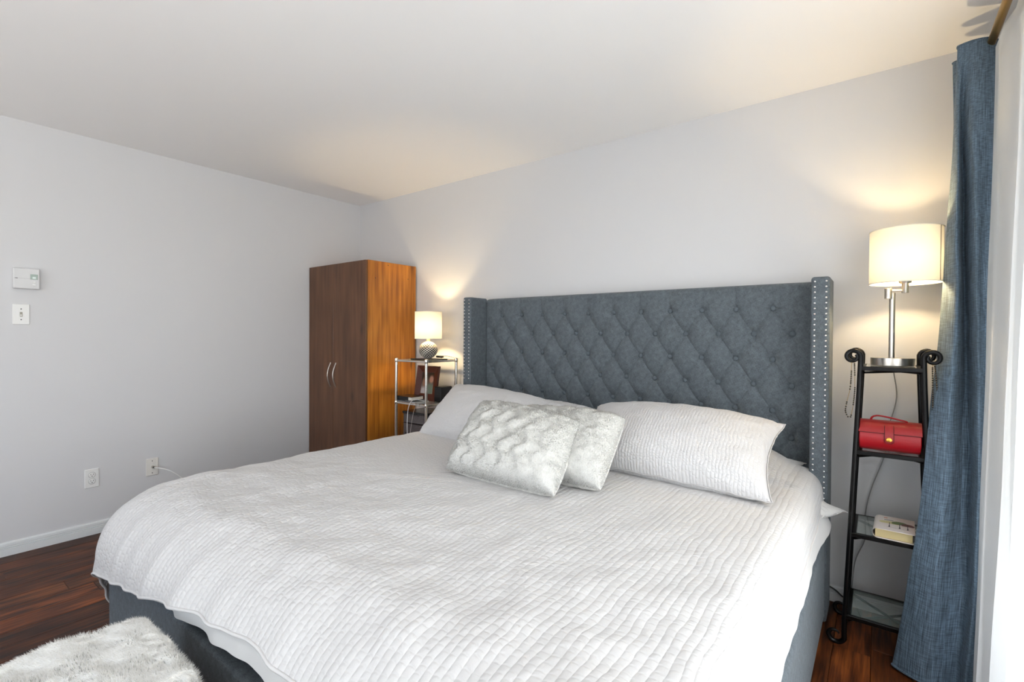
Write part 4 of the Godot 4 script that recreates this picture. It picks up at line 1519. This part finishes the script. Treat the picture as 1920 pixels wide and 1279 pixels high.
	var cm := mat(Color.WHITE, 0.4)
	cm.albedo_texture = cover
	var bk := thing("book", "cream book with three printed trees and gilded page edges on the stand", "book", Vector3(3.92, 0.466, 0.29))
	bk.rotation.y = -0.03
	var t0 := 0.4665
	var t1 := 0.5045
	mb = MB.new()
	mb.quad(Vector3(3.866, t1, 0.387), Vector3(3.981, t1, 0.387), Vector3(3.981, t1, 0.205), Vector3(3.866, t1, 0.205), Vector3.UP, Vector2(0.06, 1), Vector2(1, 1), Vector2(1, 0), Vector2(0.06, 0))
	part("front_cover", mb, cm, bk, "cream cover printed with three trees")
	var cream := mat(Color(0.93, 0.89, 0.86), 0.45)
	mb = MB.new()
	var sp := PackedVector3Array()
	var su := PackedVector2Array()
	for k in 13:
		var a := PI / 2 + PI * k / 12.0
		for z in [0.205, 0.387]:
			sp.append(Vector3(3.866 + 0.014 * cos(a), (t0 + t1) / 2 + 0.018 * sin(a), z))
			su.append(Vector2(k / 12.0, z))
	mb.grid(sp, 2, su, true)
	mb.box(Vector3(3.9235, t0 + 0.001, 0.296), Vector3(0.115, 0.002, 0.18))
	mb.box(Vector3(3.9235, t1 - 0.0015, 0.296), Vector3(0.115, 0.002, 0.18))
	part("cover", mb, cream, bk)
	mb = MB.new()
	mb.box(Vector3(3.917, (t0 + t1) / 2, 0.295), Vector3(0.114, t1 - t0 - 0.006, 0.168), 0.001)
	part("pages", mb, mat(Color(0.78, 0.71, 0.52), 0.45), bk, "gilded page edges")

# ---------------------------------------------------------------- bench with fur seat
func bench() -> void:
	var o := thing("bench", "low bench with fluffy white faux fur seat at the foot of the bed", "bench", Vector3(2.72, 0, 2.52))
	var x0 := 2.235
	var x1 := 3.30
	var z0 := 2.285
	var z1 := 2.70
	var ns := noise(33, 1.0, 3)
	var p := PackedVector3Array()
	var uv := PackedVector2Array()
	var nu := 320
	var nv := 150
	var r := 0.045
	for j in nv:
		var b := lerpf(-0.16, z1 - z0 + 0.16 - 0.0, float(j) / (nv - 1))
		for i in nu:
			var a := lerpf(-0.16, x1 - x0 + 0.16, float(i) / (nu - 1))
			var ca := clampf(a, r, x1 - x0 - r)
			var cb := clampf(b, r, z1 - z0 - r)
			var e := Vector2(a - ca, b - cb)
			var l := e.length()
			var out := 0.0
			var drop := 0.0
			if l > 0.0:
				if l < r * PI / 2:
					out = r * sin(l / r); drop = r * (1 - cos(l / r))
				else:
					out = r; drop = r + (l - r * PI / 2)
			var d := e / maxf(l, 1e-6)
			var dim := ns.get_noise_2d(a * 9.0, b * 9.0)
			var w := 0.011 * ns.get_noise_2d(a * 5.0 + 50, b * 5.0) - 0.012 * pow(maxf(0.0, dim), 1.5) * 2.0 + 0.0012 * ns.get_noise_2d(a * 30.0, b * 30.0)
			p.append(Vector3(x0 + ca + d.x * (out + w * 0.6), 0.48 - drop + w * (1.0 if drop < r else 0.2), z0 + cb + d.y * (out + w * 0.6)))
			uv.append(Vector2(a, b))
	var mb := MB.new()
	mb.grid(p, nu, uv)
	part("seat", mb, M.fur, o, "fluffy white faux fur")
	fur_pile(p, nu, 100000, 0.011, Vector3(-0.5, -0.2, 0.8).normalized(), 35, -1.0, o)
	mb = MB.new()
	mb.box(Vector3((x0 + x1) / 2, 0.38, (z0 + z1) / 2), Vector3(x1 - x0 - 0.05, 0.08, z1 - z0 - 0.05), 0.006)
	part("frame", mb, M.dark, o)
	for x in [x0 + 0.06, x1 - 0.06]:
		for z in [z0 + 0.06, z1 - 0.06]:
			mb = MB.new()
			mb.tube(PackedVector3Array([Vector3(x, 0.34, z), Vector3(x, 0.0, z)]), [0.02, 0.014], 10)
			part("leg", mb, M.dark, o)

# ---------------------------------------------------------------- things on the left wall
func wall_fittings() -> void:
	var o := thing("thermostat", "white wall thermostat with small display above the light switch", "thermostat", Vector3(0, 1.55, 2.22))
	var mb := MB.new()
	mb.rbox(Vector3(0.015, 1.549, 2.221), Vector3(0.030, 0.116, 0.108), 0.006, 3)
	part("case", mb, mat(Color(0.85, 0.85, 0.85), 0.45), o)
	mb = MB.new()
	mb.box(Vector3(0.0303, 1.560, 2.191), Vector3(0.002, 0.030, 0.031), 0.0006)
	var disp := part("display", mb, mat(Color(0.62, 0.68, 0.64), 0.2), o, "grey green display")
	mb = MB.new()
	mb.box(Vector3(0.0315, 1.555, 2.191), Vector3(0.001, 0.012, 0.014))
	part("digits", mb, mat(Color(0.85, 0.9, 0.88), 0.3), disp)
	for y in [1.530, 1.515]:
		mb = MB.new()
		mb.rbox(Vector3(0.031, y, 2.191), Vector3(0.005, 0.011, 0.014), 0.0024, 3)
		part("button", mb, M.plate, o)
	mb = MB.new()
	mb.box(Vector3(0.0302, 1.549, 2.232), Vector3(0.001, 0.0012, 0.082))
	part("cover_seam", mb, mat(Color(0.7, 0.7, 0.7), 0.5), o)
	mb = MB.new()
	mb.box(Vector3(0.0306, 1.549, 2.262), Vector3(0.001, 0.003, 0.010))
	part("badge", mb, M.dark, o)

	o = thing("light_switch", "white toggle light switch plate under the thermostat", "light switch", Vector3(0, 1.347, 2.241))
	mb = MB.new()
	mb.box(Vector3(0.003, 1.347, 2.241), Vector3(0.006, 0.115, 0.070), 0.0025)
	part("plate", mb, M.plate, o)
	mb = MB.new()
	mb.box(Vector3(0.0065, 1.347, 2.241), Vector3(0.001, 0.026, 0.011))
	part("slot", mb, mat(Color(0.62, 0.6, 0.55), 0.6), o)
	mb = MB.new()
	mb.box(Vector3(0.010, 1.342, 2.241), Vector3(0.012, 0.011, 0.008), 0.002)
	part("toggle", mb, M.plate_warm, o)
	screws(o, Vector3(0.006, 1.347, 2.241), 0.030)

	o = thing("wall_outlet", "white double power outlet low on the left wall", "outlet", Vector3(0, 0.348, 1.935))
	mb = MB.new()
	mb.box(Vector3(0.003, 0.348, 1.935), Vector3(0.006, 0.115, 0.070), 0.0025)
	part("plate", mb, M.plate, o)
	for y in [0.369, 0.330]:
		mb = MB.new()
		mb.lathe([Vector2(0.0, 0.003), Vector2(0.0155, 0.003), Vector2(0.0165, 0.002), Vector2(0.0165, 0.0)], Vector3.ZERO, 24)
		var rc := inst("receptacle", mb.mesh(), M.plate, Vector3(0.006, y, 1.935), o, Basis(Vector3.FORWARD, PI / 2))
		mb = MB.new()
		mb.lathe([Vector2(0.0165, 0.0012), Vector2(0.0178, 0.0012), Vector2(0.0178, 0.0), Vector2(0.0165, 0.0)], Vector3.ZERO, 24)
		inst("gap", mb.mesh(), mat(Color(0.55, 0.55, 0.55), 0.7), Vector3(0.0058, y, 1.935), o, Basis(Vector3.FORWARD, PI / 2))
		for q in [Vector3(0.004, -0.0062, 0.0075), Vector3(0.004, 0.0062, 0.0062), Vector3(-0.0065, 0.0, 0.0045)]:
			var sl := BoxMesh.new()
			sl.size = Vector3(q.z, 0.001, 0.0022 if q.y != 0 else 0.0045)
			var s2 := MeshInstance3D.new()
			s2.name = "slot"
			s2.mesh = sl
			s2.material_override = M.dark
			s2.position = Vector3(-q.x, 0.0031, q.y)
			rc.add_child(s2, true)
	screws(o, Vector3(0.006, 0.3495, 1.935), 0.0)

	o = thing("cable_outlet", "cream coaxial wall plate with plugged connector near the bed", "outlet", Vector3(0, 0.353, 1.624))
	mb = MB.new()
	mb.box(Vector3(0.003, 0.353, 1.624), Vector3(0.006, 0.115, 0.070), 0.0025)
	part("plate", mb, M.plate_warm, o)
	mb = MB.new()
	mb.lathe([Vector2(0.0, 0.014), Vector2(0.006, 0.014), Vector2(0.006, 0.006), Vector2(0.008, 0.005), Vector2(0.008, 0.0)], Vector3.ZERO, 12)
	inst("connector", mb.mesh(), M.nickel, Vector3(0.006, 0.353, 1.622), o, Basis(Vector3.FORWARD, PI / 2))
	screws(o, Vector3(0.006, 0.353, 1.624), 0.040)
	var cb := thing("coaxial_cable", "white coaxial cable running from the wall plate behind the bed", "cable", Vector3(0.02, 0.353, 1.622))
	mb = MB.new()
	mb.tube(PackedVector3Array([Vector3(0.021, 0.353, 1.622), Vector3(0.036, 0.353, 1.622)]), 0.0055, 8)
	part("plug", mb, M.black, cb)
	mb = MB.new()
	mb.tube(bez([Vector3(0.036, 0.353, 1.622), Vector3(0.06, 0.348, 1.60), Vector3(0.085, 0.325, 1.55), Vector3(0.10, 0.27, 1.49), Vector3(0.11, 0.19, 1.43), Vector3(0.115, 0.08, 1.36), Vector3(0.12, 0.006, 1.28), Vector3(0.13, 0.005, 1.0)]), 0.003, 8)
	part("wire", mb, M.plate, cb)

func screws(o: Node3D, c: Vector3, dy: float) -> void:
	var mb := MB.new()
	mb.lathe([Vector2(0.0, 0.0012), Vector2(0.0025, 0.001), Vector2(0.003, 0.0)], Vector3.ZERO, 10)
	var sm := mb.mesh()
	for s in ([-1.0, 1.0] if dy > 0 else [0.0]):
		inst("screw", sm, M.dark if dy > 0 else M.plate_warm, c + Vector3(0, dy * s, 0), o, Basis(Vector3.FORWARD, PI / 2))
